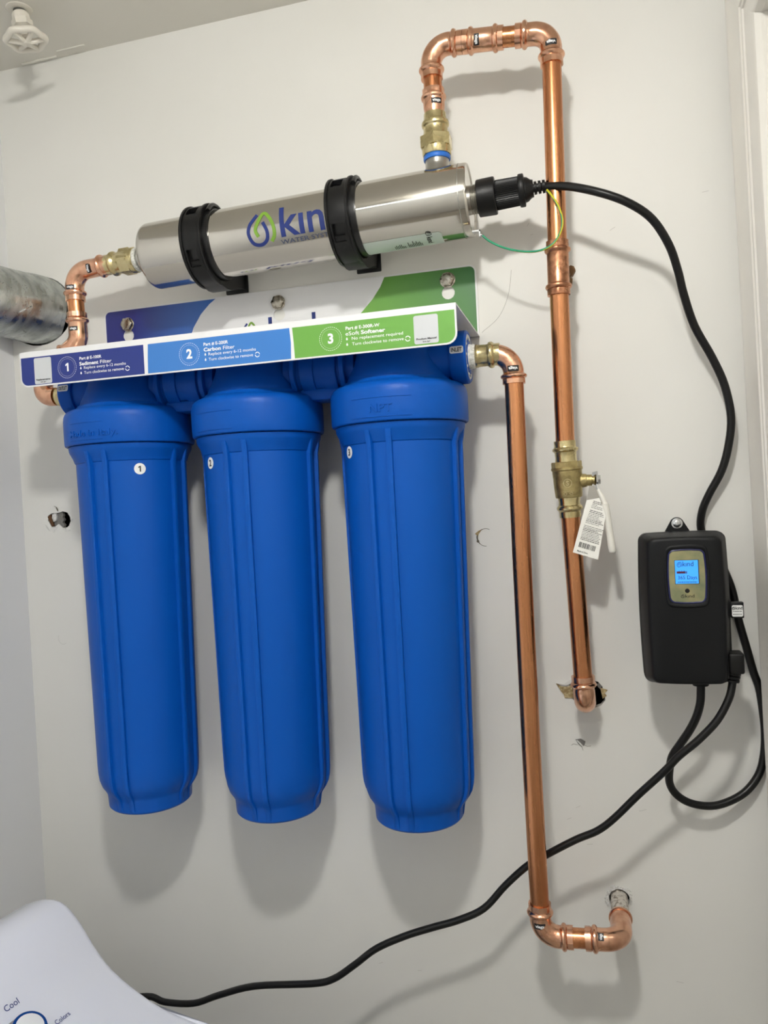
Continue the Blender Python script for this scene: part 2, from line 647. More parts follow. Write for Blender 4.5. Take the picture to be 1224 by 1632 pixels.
# hairlines and dents
add('crack', sweep(smoothpath([(-0.1085, 0, 1.9173), (-0.1156, 0, 1.8766), (-0.1329, 0, 1.8421), (-0.1624, 0, 1.819)], 6), .00022, 6), 'crack', wall, label='thin curved pencil line beside the bracket')
add('crack', sweep([(-1.0185 + 0.011 * cos(a), 0.0001, 1.305 + 0.012 * sin(a)) for a in [rad(150 + 12 * k) for k in range(14)]], .0003, 6), 'crack_light', wall, label='faint round mark in the paint')
for (x, z, l, a) in ((0.055, 1.02, .012, .3), (0.165, 1.03, .01, -.2), (-0.045, 1.02, .009, .5), (-0.06, 1.0, .008, .4), (-0.03, 0.96, .01, .1), (0.10, 0.745, .012, -.1), (-0.08, 1.985, .006, .9), (-0.075, 1.97, .005, .2),
                     (0.05, 1.96, .01, .5), (0.19, 2.0, .010, .1), (-0.40, 0.72, .008, .4), (-0.33, 0.715, .008, .1), (-0.03, 2.1, .006, 1.2)):
    add('crack', sweep([(x, 0.0002, z), (x + l * .5 * cos(a), 0.0001, z + l * .5 * sin(a)), (x + l * cos(a), 0.0002, z + l * sin(a))], .00035, 6), 'crack_light', wall)

add('wall_left', box((XL - 0.1, YB, FLOOR), (XL, 0, CEIL)), 'wall_side', smooth=0, kind='structure', label='white side wall left of the filters')
wr = add('wall_right', box((XR, YB, FLOOR), (XR + 0.1, 0, CEIL)), 'wall', smooth=0, kind='structure', label='white side wall at the right, with a doorway')
DZ = 2.147
cut(wr, [box((XR - 0.05, -1.02, FLOOR - 0.1), (XR + 0.15, -0.205, DZ))])
add('wall_front', box((XL - 0.1, YB - 0.1, FLOOR), (XR + 0.1, YB, CEIL)), 'wall', smooth=0, kind='structure', label='white wall behind the viewer')
add('floor', box((XL - 0.1, YB - 0.1, FLOOR - 0.05), (XR + 0.1, 0.12, FLOOR)), 'floor', smooth=0, kind='structure', label='grey brown floor')
add('ceiling', box((XL - 0.1, YB - 0.1, CEIL), (XR + 0.1, 0.12, CEIL + 0.05)), 'ceiling', smooth=0, kind='structure', label='off white ceiling above the filters')
# paint ridges where ceiling meets wall
ceil_o = bpy.data.objects['ceiling']
add('paint_ridge', sweep([(-1.03, -0.006, CEIL - .0005), (-0.99, -0.008, CEIL - .001), (-0.95, -0.007, CEIL - .0005)], .0022, 8), 'ceiling', ceil_o)
add('paint_ridge', sweep([(-0.94, -0.02, CEIL), (-0.91, -0.021, CEIL - .0006), (-0.88, -0.02, CEIL)], .0016, 8), 'ceiling', ceil_o)

# door casing on the right wall: far stile and head, moulded, mitred; it stands a little off the back wall
def cx(z):
    return 0.2398 - 0.0105 * (z - 1.14)


# (distance from the opening edge as a fraction of the width, how far proud of the opening edge)
cprof = [(1.0, -0.024), (1.0, -0.002), (0.985, 0.0), (0.97, 0.0), (0.955, -0.0015), (0.49, -0.0015), (0.475, 0.0012), (0.43, 0.0012), (0.415, -0.0008), (0.36, -0.0008), (0.345, 0.0012), (0.325, 0.0012), (0.31, -0.001), (0.06, -0.001), (0.03, -0.003), (0.0, -0.010), (0.0, -0.024)]
cs = root('trim_1', 'white moulded door casing at the right edge, hiding part of the black cable', 'trim', (0.238, -0.1, FLOOR))
del cs['category']
cs['kind'] = 'structure'
n = len(cprof)
WS, WH = .175, .123


def sect(fn):
    return [fn(u, q) for u, q in cprof]


fs = [[i, (i + 1) % n, n + (i + 1) % n, n + i] for i in range(n)] + [list(range(n)), list(range(2 * n - 1, n - 1, -1))]
s0 = sect(lambda u, q: V((cx(FLOOR) - q, -(.205 - WS * u), FLOOR)))
s1 = sect(lambda u, q: V((cx(DZ + WH * u) - q, -(.205 - WS * u), DZ + WH * u)))
add('stile', fixn((s0 + s1, fs)), 'trim', cs, smooth=30)
s2 = sect(lambda u, q: V((cx(DZ + WH * u) - q, -(1.02 + WS * u), DZ + WH * u)))
add('head', fixn((s1 + s2, fs)), 'trim', cs, smooth=30)
s3 = sect(lambda u, q: V((cx(FLOOR) - q, -(1.02 + WS * u), FLOOR)))
add('stile', fixn((s3 + s2, fs)), 'trim', cs, smooth=30)
add('jamb', box((0.243, -0.2055, FLOOR), (XR + .099, -0.2005, DZ)), 'trim', cs, smooth=0)
add('jamb', box((0.243, -1.0245, FLOOR), (XR + .099, -1.0195, DZ)), 'trim', cs, smooth=0)
add('head_jamb', box((0.240, -1.0195, DZ - .0005), (XR + .099, -0.2055, DZ + .004)), 'trim', cs, smooth=0)
dr = root('door_1', 'white painted closed door inside the casing at the right', 'door', (0.33, -0.6, FLOOR))
del dr['category']
dr['kind'] = 'structure'
add('door_slab', box((XR + .062, -1.017, FLOOR + 0.006), (XR + .097, -0.208, DZ - 0.003), 0.0015), 'doorpaint', dr, smooth=30)
add('doorknob', lathe((XR + .062, -0.95, 0.85), (-1, 0, 0), [(0, .03), (.006, .03), (.008, .012), (.03, .011), (.036, .024), (.05, .028), (.06, .022), (.063, .008)]), 'chrome', dr)

# ceiling lamp (the room's light, above the viewer)
lp = root('ceiling_light', 'round dome lamp on the ceiling above the viewer', 'lamp', (LAMP_POS.x, LAMP_POS.y, CEIL))
add('dome', lathe((LAMP_POS.x, LAMP_POS.y, CEIL - .0105), (0, 0, -1), [(0, .060), (.010, .0585), (.020, .0540), (.030, .0455), (.038, .0345), (.043, .020), (.045, .004)], 32), 'globe', lp, smooth=60)
add('lamp_base', lathe((LAMP_POS.x, LAMP_POS.y, CEIL), (0, 0, -1), [(0.0003, .066), (.008, .066), (.0103, .063)]), 'trim', lp)

pl_ = root('added_fill_light', 'added square fill light on the ceiling behind the viewer, out of view', 'lamp', (-0.42, -2.05, CEIL))  # added fill light, out of view, to even out the wall brightness
add('fill_frame', box((-0.73, -2.36, CEIL - .012), (-0.11, -1.74, CEIL - .0003), .002), 'trim', pl_)
add('fill_face', box((-0.71, -2.34, CEIL - .0135), (-0.13, -1.76, CEIL - .0118)), 'fill_glow', pl_, smooth=0)

# ================================================================== MOUNTING BRACKET
BX0, BX1 = -0.8815, -0.1665
ZS = 1.8145
br = root('mounting_bracket', 'white steel mounting bracket with printed front strip above the blue filters', 'bracket', (-0.523, 0, 1.758))
plate = add('back_plate', prism(rrect(BX0, ZS - .002, BX1, 1.9335, [0, 0, .012, .012]), 0.0005, 0.0032), 'white_plate', br, smooth=0)
grad_mat('navy_grad', (34, 40, 120), (54, 112, 194), (-0.30, 0, 0.15), (-0.13, 0, 0.10))
grad_mat('green_grad', (116, 172, 74), (50, 108, 58), (0.16, 0, 0.09), (0.36, 0, 0.17))
M_ = 0.0028
npoly = [(BX0 + M_, ZS)] + [(-0.722, ZS), (-0.708, 1.85), (-0.6945, 1.883), (-0.678, 1.906), (-0.660, 1.9225), (-0.647, 1.9335 - M_)] + rrect(BX0 + M_, ZS, BX1, 1.9335 - M_, [0, 0, 0, .0095])[3:]
navyp = add('navy_print', prism(npoly, 0.0030, 0.0036), 'navy_grad', br, smooth=0, label='dark blue printed field on the back plate')
gpoly = [(-0.43, ZS)] + [(BX1 - M_, ZS)] + rrect(BX0, ZS, BX1 - M_, 1.9335 - M_, [0, 0, .0095, 0])[2:8] + [(-0.3255, 1.9335 - M_), (-0.3335, 1.915), (-0.348, 1.896), (-0.369, 1.8755), (-0.40, 1.846)]
greenp = add('green_print', prism(gpoly, 0.0030, 0.0036), 'green_grad', br, smooth=0, label='green printed field on the back plate')
BOLTS = [(-0.831, 1.9032), (-0.5234, 1.9094), (-0.2154, 1.9121)]


def keyhole(x, z):
    top = [(x + .0062 * cos(a), z - .004 + .0062 * sin(a)) for a in [rad(-50 + 28 * k) for k in range(11)]]
    bot = [(x + .0112 * cos(a), z - .021 + .0112 * sin(a)) for a in [rad(125 + 24.2 * k) for k in range(13)]]
    return [p for p in bot] + top


for ob, ks in ((plate, (0, 1, 2)), (navyp, (0,)), (greenp, (2,))):
    cut(ob, [prism(keyhole(*BOLTS[k]), -0.01, 0.02) for k in ks])
for (x, z) in BOLTS:
    b = add('bolt', lathe((x, -0.0034, z), (0, -1, 0), [(0, .0128), (.0018, .0132), (.0022, .0125), (.0024, .0105, 6), (.008, .0105, 6), (.0092, .0095), (.0098, .006)], 36), 'bolt', br, smooth=25)
    add('bolt_shank', lathe((x, 0.02, z), (0, -1, 0), [(0, .004), (.024, .004)], 12), 'bolt', b)
# logo on the back plate (its tops show above the strip)
bb, gg = drop2d(-0.598, 1.846, 0.034)
add('logo_drop', flat(bb, 0.0035), 'print_navy', plate, smooth=0)
add('logo_drop', flat(gg, 0.0036), 'print_green', plate, smooth=0)
add('logo_lettering', flat(kind2d(-0.545, 1.846, 0.0385, 0.0905), 0.0035), 'print_navy', plate, smooth=0)
# shelf and front strip
add('shelf', prism([(BX0, ZS - .002), (BX1, ZS - .002), (BX1, ZS), (BX0, ZS)], 0.0006, 0.2382), 'white_plate', br, smooth=0)
ZB = 1.758
fp = add('front_panel', prism(rrect(BX0, ZB, BX1, ZS, [.013, .015, 0, .002]), 0.2378, 0.24), 'white_plate', br, smooth=0, label='white front strip with three printed colour fields')
D1, D2, D3 = 0.2403, 0.2406, 0.2409
zt, zb = 1.8052, 1.7603
add('navy_field', flat(poly2(rrect(BX0 + .0022, zb, -0.655, zt, [.0115, 0, 0, 0])[:-1] + [(BX0 + .0022, zt)]), D1), 'navy', fp, smooth=0, label='dark blue field numbered 1')
f1p = rrect(BX0 + .0022, zb, -0.655, zt, [.0115, 0, 0, 0])
sk = add('sky_field', flat(poly2([(-0.6492, zb), (-0.4128, zb), (-0.4118, (zb + zt) / 2), (-0.4132, zt), (-0.6470, zt), (-0.6484, (zb + zt) / 2)]), D1), 'skyblue', fp, smooth=0, label='light blue field numbered 2')
add('green_field', flat(poly2([(-0.4068, zb)] + rrect(-0.42, zb, BX1 - .0025, zt, [0, .013, 0, 0])[1:7] + [(BX1 - .0025, zt), (-0.4088, zt), (-0.4074, (zb + zt) / 2)]), D1), 'green', fp, smooth=0, label='green field numbered 3')


def ring2(cx, cz, r, wd, n, duty, seg=3):
    gs = []
    for k in range(n):
        a0 = 2 * pi * k / n
        a1 = a0 + 2 * pi / n * duty
        vs = []
        for s in range(seg + 1):
            a = a0 + (a1 - a0) * s / seg
            vs += [(cx + (r - wd / 2) * cos(a), cz + (r - wd / 2) * sin(a)), (cx + (r + wd / 2) * cos(a), cz + (r + wd / 2) * sin(a))]
        gs.append((vs, [[2 * s, 2 * s + 1, 2 * s + 3, 2 * s + 2] for s in range(seg)]))
    return join2(*gs)


def drop_bullet(x, z, s):
    return poly2([(x, z + s * 1.5), (x - s * .55, z + s * .5), (x - s * .75, z - s * .1), (x - s * .5, z - s * .7), (x, z - s * .9), (x + s * .5, z - s * .7), (x + s * .75, z - s * .1), (x + s * .55, z + s * .5)])


FIELDS = [
    (-0.7930, '1', [('Part # E-100R', -0.7697, 1.7926, .040, .0045, .022), ('Sediment', -0.7703, 1.7838, .0345, .0052, .03), ('Filter', -0.7325, 1.7838, .0205, .0052, .006), ('Replace every 6-12 months', -0.7625, 1.7776, .0755, .0043, .004), ('Turn clockwise to remove', -0.7625, 1.7698, .0715, .0043, .004)], -0.768, -0.6845),
    (-0.5770, '2', [('Part # E-200R', -0.5523, 1.7930, .0405, .0045, .022), ('Carbon', -0.5526, 1.7846, .0285, .0052, .03), ('Filter', -0.5205, 1.7846, .019, .0052, .006), ('Replace every 6-12 months', -0.5450, 1.7779, .0775, .0043, .004), ('Turn clockwise to remove', -0.5450, 1.7700, .0725, .0043, .004)], -0.5502, -0.4655),
    (-0.3504, '3', [('Part # E-300R-W', -0.3270, 1.7932, .0505, .0045, .022), ('eSoft', -0.3275, 1.7851, .0205, .0052, .006), ('Softener', -0.3045, 1.7851, .036, .0052, .03), ('No replacement required', -0.3185, 1.7782, .0755, .0043, .004), ('Turn clockwise to remove', -0.3185, 1.7703, .0760, .0043, .004)], -0.3258, -0.2365)]
for cx, num, lines, bx, ix in FIELDS:
    add('dashed_ring', flat(join2(ring2(cx, 1.7830, .0168, .0006, 34, .6), ring2(cx, 1.7830, .0138, .0005, 40, .35)), D2), 'print_white', fp, smooth=0)
    add('numeral', flat(num2d(num, cx, 1.7768, .0132), D2), 'print_white', fp, smooth=0)
    for i, (s, x, z, wd, cap, bo) in enumerate(lines):
        add('lettering', flat(text2d(s, x, z, cap, wd, bo), D2), 'print_white', fp, smooth=0)
    for z in (lines[3][2], lines[4][2]):
        add('bullet', flat(drop_bullet(bx, z + .0018, .0019), D2), 'print_white', fp, smooth=0)
    add('turn_icon', flat(join2(ring2(ix, 1.7717, .0034, .0011, 2, .84, 10)), D2), 'print_white', fp, smooth=0)
for (x0, z0, x1, z1, t) in ((-0.8546, 1.7612, -0.8222, 1.8030, 'Replacements'), (-0.2272, 1.7622, -0.1925, 1.8020, 'Product Manual')):
    st = add('code_sticker', flat(poly2(rrect(x0, z0, x1, z1, .0028)), D2), 'sticker_grey', fp, smooth=0, label='pale rounded sticker reading ' + t)
    add('lettering', flat(text2d(t, (x0 + x1) / 2, z0 + .0058, .0024, x1 - x0 - .006, .03, 'C'), D3), 'print_black', fp, smooth=0)
    add('lettering', flat(text2d('bit.ly/', (x0 + x1) / 2, z0 + .0021, .0019, .0105, .02, 'C'), D3), 'print_black', fp, smooth=0)

# ================================================================== FILTER HOUSINGS
FX = [-0.7635, -0.523, -0.2825]
FY = -0.12
FZ = 1.0435
sump_prof = [(0, .0005), (.0, .060), (.0008, .0665), (.004, .0695), (.024, .0708), (.0275, .0722), (.032, .0745), (.040, .0795), (.050, .0827), (.062, .0843), (.075, .0848), (.20, .0862), (.40, .0888), (.572, .0908), (.5885, .0910), (.5897, .0926), (.598, .0955), (.606, .0995), (.610, .1012), (.6165, .1018), (.6175, .0985)]
collar_prof = [(.6178, .098), (.6178, .1048), (.619, .1066), (.622, .1074), (.640, .1077), (.660, .1077), (.667, .1068), (.672, .1048), (.6755, .1015), (.678, .0965), (.6795, .0905), (.682, .087), (.6855, .0845), (.6865, .080)]
head_prof = [(.684, .081), (.688, .0805), (.694, .0785), (.708, .0715), (.722, .066), (.735, .063), (.750, .0615), (.7665, .061)]


def sump_r(z):
    for (z0, r0), (z1, r1) in zip(sump_prof[2:], sump_prof[3:]):
        if z0 <= z <= z1:
            return r0 + (r1 - r0) * (z - z0) / (z1 - z0)
    return .09


def wrapz(g, ax, ay, r, zoff=0, astep=0.0035):
    """wrap 2-D (arc length, z) lettering round a vertical cylinder; arc 0 faces the room"""
    g = slice2d(g, astep, 0)
    out = []
    for (u, z) in g[0]:
        a = u / r
        out.append(V((ax + r * sin(a), ay - r * cos(a), z + zoff)))
    return out, g[1]


shared = {}
rot = [rad(-3), 0.0, rad(-7)]
FLAB = ['leftmost blue filter housing, under the dark blue strip numbered 1', 'middle blue filter housing, under the light blue strip numbered 2',
        'rightmost blue filter housing, under the green strip, embossed NPT']
for i in range(3):
    ax = FX[i]
    h = root('filter_housing', FLAB[i], 'water filter', (ax, FY, FZ), 'blue filter housings')
    base = (ax, FY, FZ)

    def lz(nm, prof, mt, segs=72, sm=30):
        if nm not in shared:
            o = add(nm, lathe(base, (0, 0, 1), prof, segs), mt, h, smooth=sm)
            shared[nm] = o.data
        else:
            o = bpy.data.objects.new(nm, shared[nm])
            COL.objects.link(o)
            o.parent = h
            ORG[o] = ORG[h]
        return o

    sump = lz('sump', sump_prof, 'blue')
    collar = lz('collar', collar_prof, 'blue')
    head = lz('head', head_prof, 'blue_head')
    # ribs
    for q in range(4):
        for sgn in (-1, 1):
            ang = q * pi / 2 + rot[i] + sgn * rad(9.6)
            if 'rib' not in shared:
                vs, fs = [], []
                zs = [.006, .024, .030, .036, .044, .054, .066, .10, .2, .3, .4, .5, .56, .585, .598, .607]
                hs = [.0008, .0026, .0036, .0044, .005, .005, .005, .0052, .0052, .0054, .0056, .0058, .006, .0058, .0036, .0004]
                for z, hh in zip(zs, hs):
                    r = sump_r(z)
                    hw = .0042
                    for (x, rr) in ((-hw - .0006, r - .002), (-hw, r + hh - .0004), (-hw + .0006, r + hh), (hw - .0006, r + hh), (hw, r + hh - .0004), (hw + .0006, r - .002)):
                        vs.append(V((ax + x, FY - rr, FZ + z)))
                for k in range(len(zs) - 1):
                    for s in range(5):
                        a = k * 6 + s
                        fs.append([a, a + 1, a + 7, a + 6])
                fs.append([0, 1, 2, 3, 4, 5][::-1])
                fs.append([len(vs) - 6 + s for s in range(6)])
                o = add('rib', (vs, fs), 'blue', h, smooth=40)
                shared['rib'] = o.data
            else:
                o = bpy.data.objects.new('rib', shared['rib'])
                COL.objects.link(o)
                o.parent = h
            o.rotation_euler = (0, 0, ang)
    # numbered dot
    sa = [rad(40.0), rad(-35.3), rad(-46.9)][i]
    sz = [1.6177, 1.6189, 1.6217][i]
    rr = sump_r(sz - FZ) + .0005
    dz = disc(sa * rr, 0, .0092, 32)
    stk = add('number_sticker', wrapz(poly2(dz), ax, FY, rr, sz), 'sticker_white', h, smooth=0, label='round white sticker numbered %d' % (i + 1))
    add('numeral', wrapz(num2d(str(i + 1), sa * rr, -.0048, .0096), ax, FY, rr + .0003, sz), 'print_black', stk, smooth=0)
    # mould lines on the collar
    rc = .10795
    la = [(-27, 9), (-38, 2), (-27, 23)][i]
    for z in (1.6955, 1.6675):
        a0, a1 = rad(la[0]), rad(la[1])
        pts = [(ax + (rc - .0001) * sin(a0 + (a1 - a0) * k / 16), FY - (rc - .0001) * cos(a0 + (a1 - a0) * k / 16), z) for k in range(17)]
        add('mould_line', sweep(pts, .0005, 6), 'blue', h)
# embossed lettering
hs = [o for o in bpy.data.objects if o.name.startswith('filter_housing')]
hs.sort(key=lambda o: o.location.x)


def emboss(g, ax, r0, r1):
    """raised letters: front skin plus sides"""
    g = slice2d(g, .003, 0)
    from collections import Counter
    ed = Counter()
    for f in g[1]:
        for a, b in zip(f, f[1:] + f[:1]):
            ed[(a, b)] += 1
    vs = []
    for rr in (r0, r1):
        for (u, z) in g[0]:
            a = u / r1
            vs.append(V((ax + rr * sin(a), FY - rr * cos(a), z)))
    n = len(g[0])
    fs = [[i + n for i in f] for f in g[1]]
    for (a, b) in ed:
        if (b, a) not in ed:
            fs.append([a, b, b + n, a + n])
    return vs, fs


rc = .1077
add('embossed_lettering', emboss(text2d('Made in Italy.', rad(-27.5) * rc, 1.6735, .0098, rad(50) * rc, .012), FX[0], rc - .001, rc + .0013), 'blue', hs[0], smooth=0, label='raised lettering Made in Italy.')
add('embossed_lettering', emboss(text2d('NPT', rad(-10.5) * rc, 1.6745, .0115, rad(18.5) * rc, .012), FX[2], rc - .001, rc + .0013), 'blue', hs[2], smooth=0, label='raised lettering NPT')

PZ = 1.759
PY = -0.12
# end ports
for i, sg in ((0, -1), (2, 1)):
    h = hs[i]
    ax = FX[i]
    prof = [(.045, .034), (.088, .034), (.0885, .0385), (.092, .0405), (.1115, .0405), (.1140, .0385), (.1145, .036), (.1130, .0335), (.1130, .0255), (.1145, .0235), (.1145, .018)]
    p = add('port', lathe((ax, PY, PZ), (sg, 0, 0), prof, 48), 'blue_head', h, smooth=30)
    # white ring on the port face
    add('port_ring', lathe((ax, PY, PZ), (sg, 0, 0), [(.1131, .0345), (.1142, .0335), (.1142, .031), (.1131, .0305)], 40, caps=False), 'teflon', p)
    for k in range(10):
        a = 2 * pi * k / 10
        add('port_lug', lathe((ax + sg * .113, PY + .0285 * cos(a), PZ + .0285 * sin(a)), (sg, 0, 0), [(0, .0022), (.0016, .002)], 8), 'teflon', p)
    # label
    lx = ax + sg * .1010
    ang = rad(8) if sg > 0 else rad(10)
    rr = .0409
    wd, hh = .0205, .011

    def onport(g, r):
        g = slice2d(g, .003, 1)
        return [V((lx + u, PY - r * cos(v / r + ang), PZ + r * sin(v / r + ang))) for u, v in g[0]], g[1]
    lb = add('port_label', onport(poly2(rrect(-wd / 2, -hh / 2, wd / 2, hh / 2, .003)), rr), 'sticker_grey', p, smooth=0, label='pale label on the port')
    add('lettering', onport(text2d('INLET' if sg > 0 else 'OUTLET', 0, -.003, .006, .0165, .025, 'C'), rr + .0003), 'print_black', p, smooth=0)
# couplings between the heads
for k in range(2):
    xm = (FX[k] + FX[k + 1]) / 2
    c = root('head_coupling', ['blue ribbed coupling between the left and middle filter heads', 'blue ribbed coupling between the middle and right filter heads'][k], 'coupling', (xm, PY, PZ - .045), 'couplings between filter heads')
    L = .0585
    add('barrel', lathe((xm - L, PY, PZ), (1, 0, 0), [(0, .036), (2 * L, .036)], 40), 'blue_head', c)
    for sx in (-1, 1):
        add('flange', lathe((xm + sx * .041 - .004, PY, PZ), (1, 0, 0), [(0, .044), (.0008, .0452), (.0072, .0452), (.008, .044)], 40), 'blue_head', c, smooth=30)
    add('band', lathe((xm - .030, PY, PZ), (1, 0, 0), [(0, .036), (.0, .0395), (.001, .0405), (.022, .0405), (.0225, .037), (.0375, .037), (.038, .0405), (.059, .0405), (.060, .0395), (.060, .036)], 40), 'blue_head', c, smooth=30)
    add('base_block', box((xm - .036, PY - .024, PZ - .049), (xm + .036, PY + .024, PZ - .03), .004), 'blue_head', c, smooth=30)

# ================================================================== COPPER LINES
PR = .0143


def straight(name, p0, p1, prof, mat, parent, segs=32, sm=30, label=None):
    """prof = [(t mm from p0, r mm[, ngon])]"""
    p0, p1 = V(p0), V(p1)
    return add(name, lathe(p0, p1 - p0, [(q[0] / 1000, q[1] / 1000) + tuple(q[2:]) for q in prof], segs), mat, parent, smooth=sm, label=label)


def cend(l, r=16.8):
    """press end of a fitting: crimp collar, bead, body (mm)"""
    return [(0, 15.0), (0, r, 10), (8.5, r, 10), (9.0, r - .6), (10.0, r + .4), (11, r + 2.0), (13, r + 3.1), (15.3, r + 3.0), (17, r + 1.6), (18, r - .2), (19.5, r - .7)]


def elbow(name, corner, dA, dB, lA, lB, parent, R=.026, mat='copper_fit', beadA=True, beadB=True, r=.0163, segs=32, label=None):
    corner = V(corner)
    dA, dB = V(dA).normalized(), V(dB).normalized()
    ang = pi - dA.angle(dB)
    tl = R * math.tan(ang / 2)
    pts, rad_, pol = [], [], []

    def endprof(l, bead):
        out = []
        avail = (l - tl) * 1000
        if bead:
            pf = cend(0)
            k = min(1.0, avail / 20.5)
            for q in pf:
                out.append((q[0] * k / 1000, q[1] / 1000, q[2] if len(q) > 2 else 0))
        else:
            out.append((0, r, 0))
        return out
    for s, rr, po in endprof(lA, beadA):
        pts.append(corner + dA * (lA - s))
        rad_.append(rr)
        pol.append(po)
    cen = corner + (dA + dB).normalized() * (R / cos(ang / 2))
    a0 = corner + dA * tl - cen
    axis = a0.cross(corner + dB * tl - cen).normalized()
    N = 14
    for k in range(N + 1):
        q = Matrix.Rotation(ang * k / N, 3, axis)
        pts.append(cen + q @ a0)
        rad_.append(r)
        pol.append(0)
    for s, rr, po in reversed(endprof(lB, beadB)):
        pts.append(corner + dB * (lB - s))
        rad_.append(rr)
        pol.append(po)
    # rings with exact tangents
    tang = []
    nA = len(endprof(lA, beadA))
    for i in range(len(pts)):
        if i < nA:
            tang.append(-dA)
        elif i <= nA + N:
            k = i - nA
            tang.append((Matrix.Rotation(ang * k / N, 3, axis) @ (-dA)).normalized())
        else:
            tang.append(dB)
    x = axis.copy()
    vs, fs = [], []
    for i, p in enumerate(pts):
        t = tang[i]
        y = t.cross(x)
        for s in range(segs):
            th = 2 * pi * s / segs
            q = rad_[i] * (pr(th, pol[i]) if pol[i] else 1)
            vs.append(p + x * (q * cos(th)) + y * (q * sin(th)))
    for i in range(len(pts) - 1):
        for s in range(segs):
            a = i * segs + s
            b = i * segs + (s + 1) % segs
            fs.append([a, b, b + segs, a + segs])
    fs.append(list(range(segs))[::-1])
    fs.append([(len(pts) - 1) * segs + s for s in range(segs)])
    return add(name, fixn((vs, fs)), mat, parent, smooth=30, label=label)


def tubepipe(name, pts, r, mat, parent, segs=32, label=None):
    return add(name, sweep(pts, r, segs), mat, parent, smooth=40, label=label)


def viega(parent, p, axis, face, r, along=True, w=.0165, h=.008, flip=False):
    """small black maker's label with white letters wrapped on a fitting"""
    a = V(axis).normalized()
    f = V(face)
    f = (f - a * f.dot(a)).normalized()
    sd = a.cross(f)
    p = V(p)

    def mp(g, rr, st, axx):
        g = slice2d(g, st, axx)
        out = []
        for u, v in g[0]:
            if along:       # text runs along the pipe
                t, q = u, v
            else:           # text runs round the pipe
                t, q = v, u
            th = q / rr * (-1 if (flip) else 1)
            out.append(p + a * t + f * (rr * cos(th)) + sd * (rr * sin(th)))
        return out, g[1]
    axx = 1 if along else 0
    add('maker_label', mp(poly2(rrect(-w / 2, -h / 2, w / 2, h / 2, .0008)), r + .0005, .002, axx), 'print_black', parent, smooth=0, label='small black maker label')
    add('lettering', mp(text2d('viega', 0, -.0016, .0042, w * .78, .03, 'C'), r + .0009, .002, axx), 'print_white', parent, smooth=0)


X_, Y_, Z_ = V((1, 0, 0)), V((0, 1, 0)), V((0, 0, 1))
# ---- inlet line (right of the filters, down to the wall)
il = root('copper_inlet_pipe', 'long copper pipe dropping from the INLET port to a bend into the wall', 'pipe', (-0.103, -0.12, 0.873))
px = FX[2] + .1145
straight('thread_tape', (px - .002, PY, PZ), (0, PY, PZ), [(0, 19), (3, 19.6), (6, 18.6), (9.5, 18.9), (12, 17)], 'teflon', il, label='white thread tape at the inlet port')
straight('brass_adapter', (px + .0095, PY, PZ), (0, PY, PZ), [(0, 15), (0, 17.2), (3, 17.6), (4, 16.8), (17, 16.5), (19, 17), (20.5, 19.2), (22.5, 20), (25, 20), (27, 19), (28.5, 16.8), (29, 16.9), (37, 16.8), (37, 14)], 'brass', il)
e = elbow('elbow', (-0.1025, PY, PZ), -X_, -Z_, .030, .047, il, R=.030, beadA=False, r=.0155)
viega(e, (-0.1025, PY, PZ - .0235 - .002), -Z_, V((0.06, -1, 0)), .0160, along=False, w=.0175, h=.0085)
pt = V((-0.1025, PY, PZ - .040))
pb = V((-0.1015, PY, 0.905))
tubepipe('pipe', [pt, (-0.1035, PY, 1.45), (-0.103, PY, 1.15), pb], PR, 'copper', il)
e = elbow('elbow', (-0.1015, PY, 0.868), Z_, V((1, 0, .035)), .051, .048, il, R=.027)
viega(e, (-0.1015, PY, .8905), Z_, V((0.0, -1, 0)), .0160, along=False, w=.0175, h=.0085, flip=False)
tubepipe('pipe', [(-0.062, PY, .8693), (-0.020, PY, .8708)], PR, 'copper', il)
e = elbow('elbow', (0.0172, PY, 0.8722), V((-1, 0, -.035)), V((0, 1, 0.01)), .053, .060, il, R=.026, beadB=False, r=.0160)
viega(e, (-0.0125, PY, .8712), V((-1, 0, -.035)), V((0, -.75, .66)), .0161, along=False, w=.011, h=.0085)
add('collar', lathe((0.0174, -0.062, .8727), (0, 1, 0), [(0, .0172), (.001, .0180), (.004, .0180), (.0055, .0165)], 32), 'copper_fit', il)
add('wall_stub', sweep([(0.0175, -0.064, .8728), (0.0176, -0.02, .8731), (0.0177, 0.03, .8734)], .0136, 28), 'pipe_crust', il, label='crusty whitewashed pipe stub in the wall')

# ---- outlet line (bridge over the steel chamber, down to the wall)
ol = root('copper_outlet_pipe', 'tall copper pipe arching over the steel chamber and dropping to a torn hole', 'pipe', (-0.03, -0.08, 1.21))
TLc = V((-0.2085, -0.1, 2.2505))
TRc = V((-0.0258, -0.1, 2.2345))
straight('brass_adapter', (-0.2066, -0.1, 2.079), (-0.2072, -0.1, 2.3), [(0, 17), (0, 21.5), (2, 22.5), (11, 22.8), (11.5, 22.6, 6), (29, 22.6, 6), (30, 20.5), (34, 19.5), (42, 18.5), (44, 19), (46, 21), (49, 21.6), (52, 20.8), (54, 18.2), (56, 17.6), (65, 17.2), (65, 14)], 'brass', ol, 48)
straight('o_ring', (-0.2066, -0.1, 2.0715), (-0.2066, -0.1, 2.3), [(0, 18), (0, 20.2), (2, 21.2), (5.5, 21.2), (7.4, 20.2), (7.4, 17)], 'oring', ol, label='bright blue ring seal')
cp = straight('coupling', (-0.2072, -0.1, 2.143), (-0.2076, -0.1, 2.3), [(0, 14), (0, 15.4), (5, 15.6), (10, 16.6), (20, 16.9), (22, 17.2), (24, 19.2), (26.5, 19.8), (29, 19), (30.5, 17), (31, 16.9, 10), (38.5, 16.9, 10), (38.5, 14)], 'copper_fit', ol)
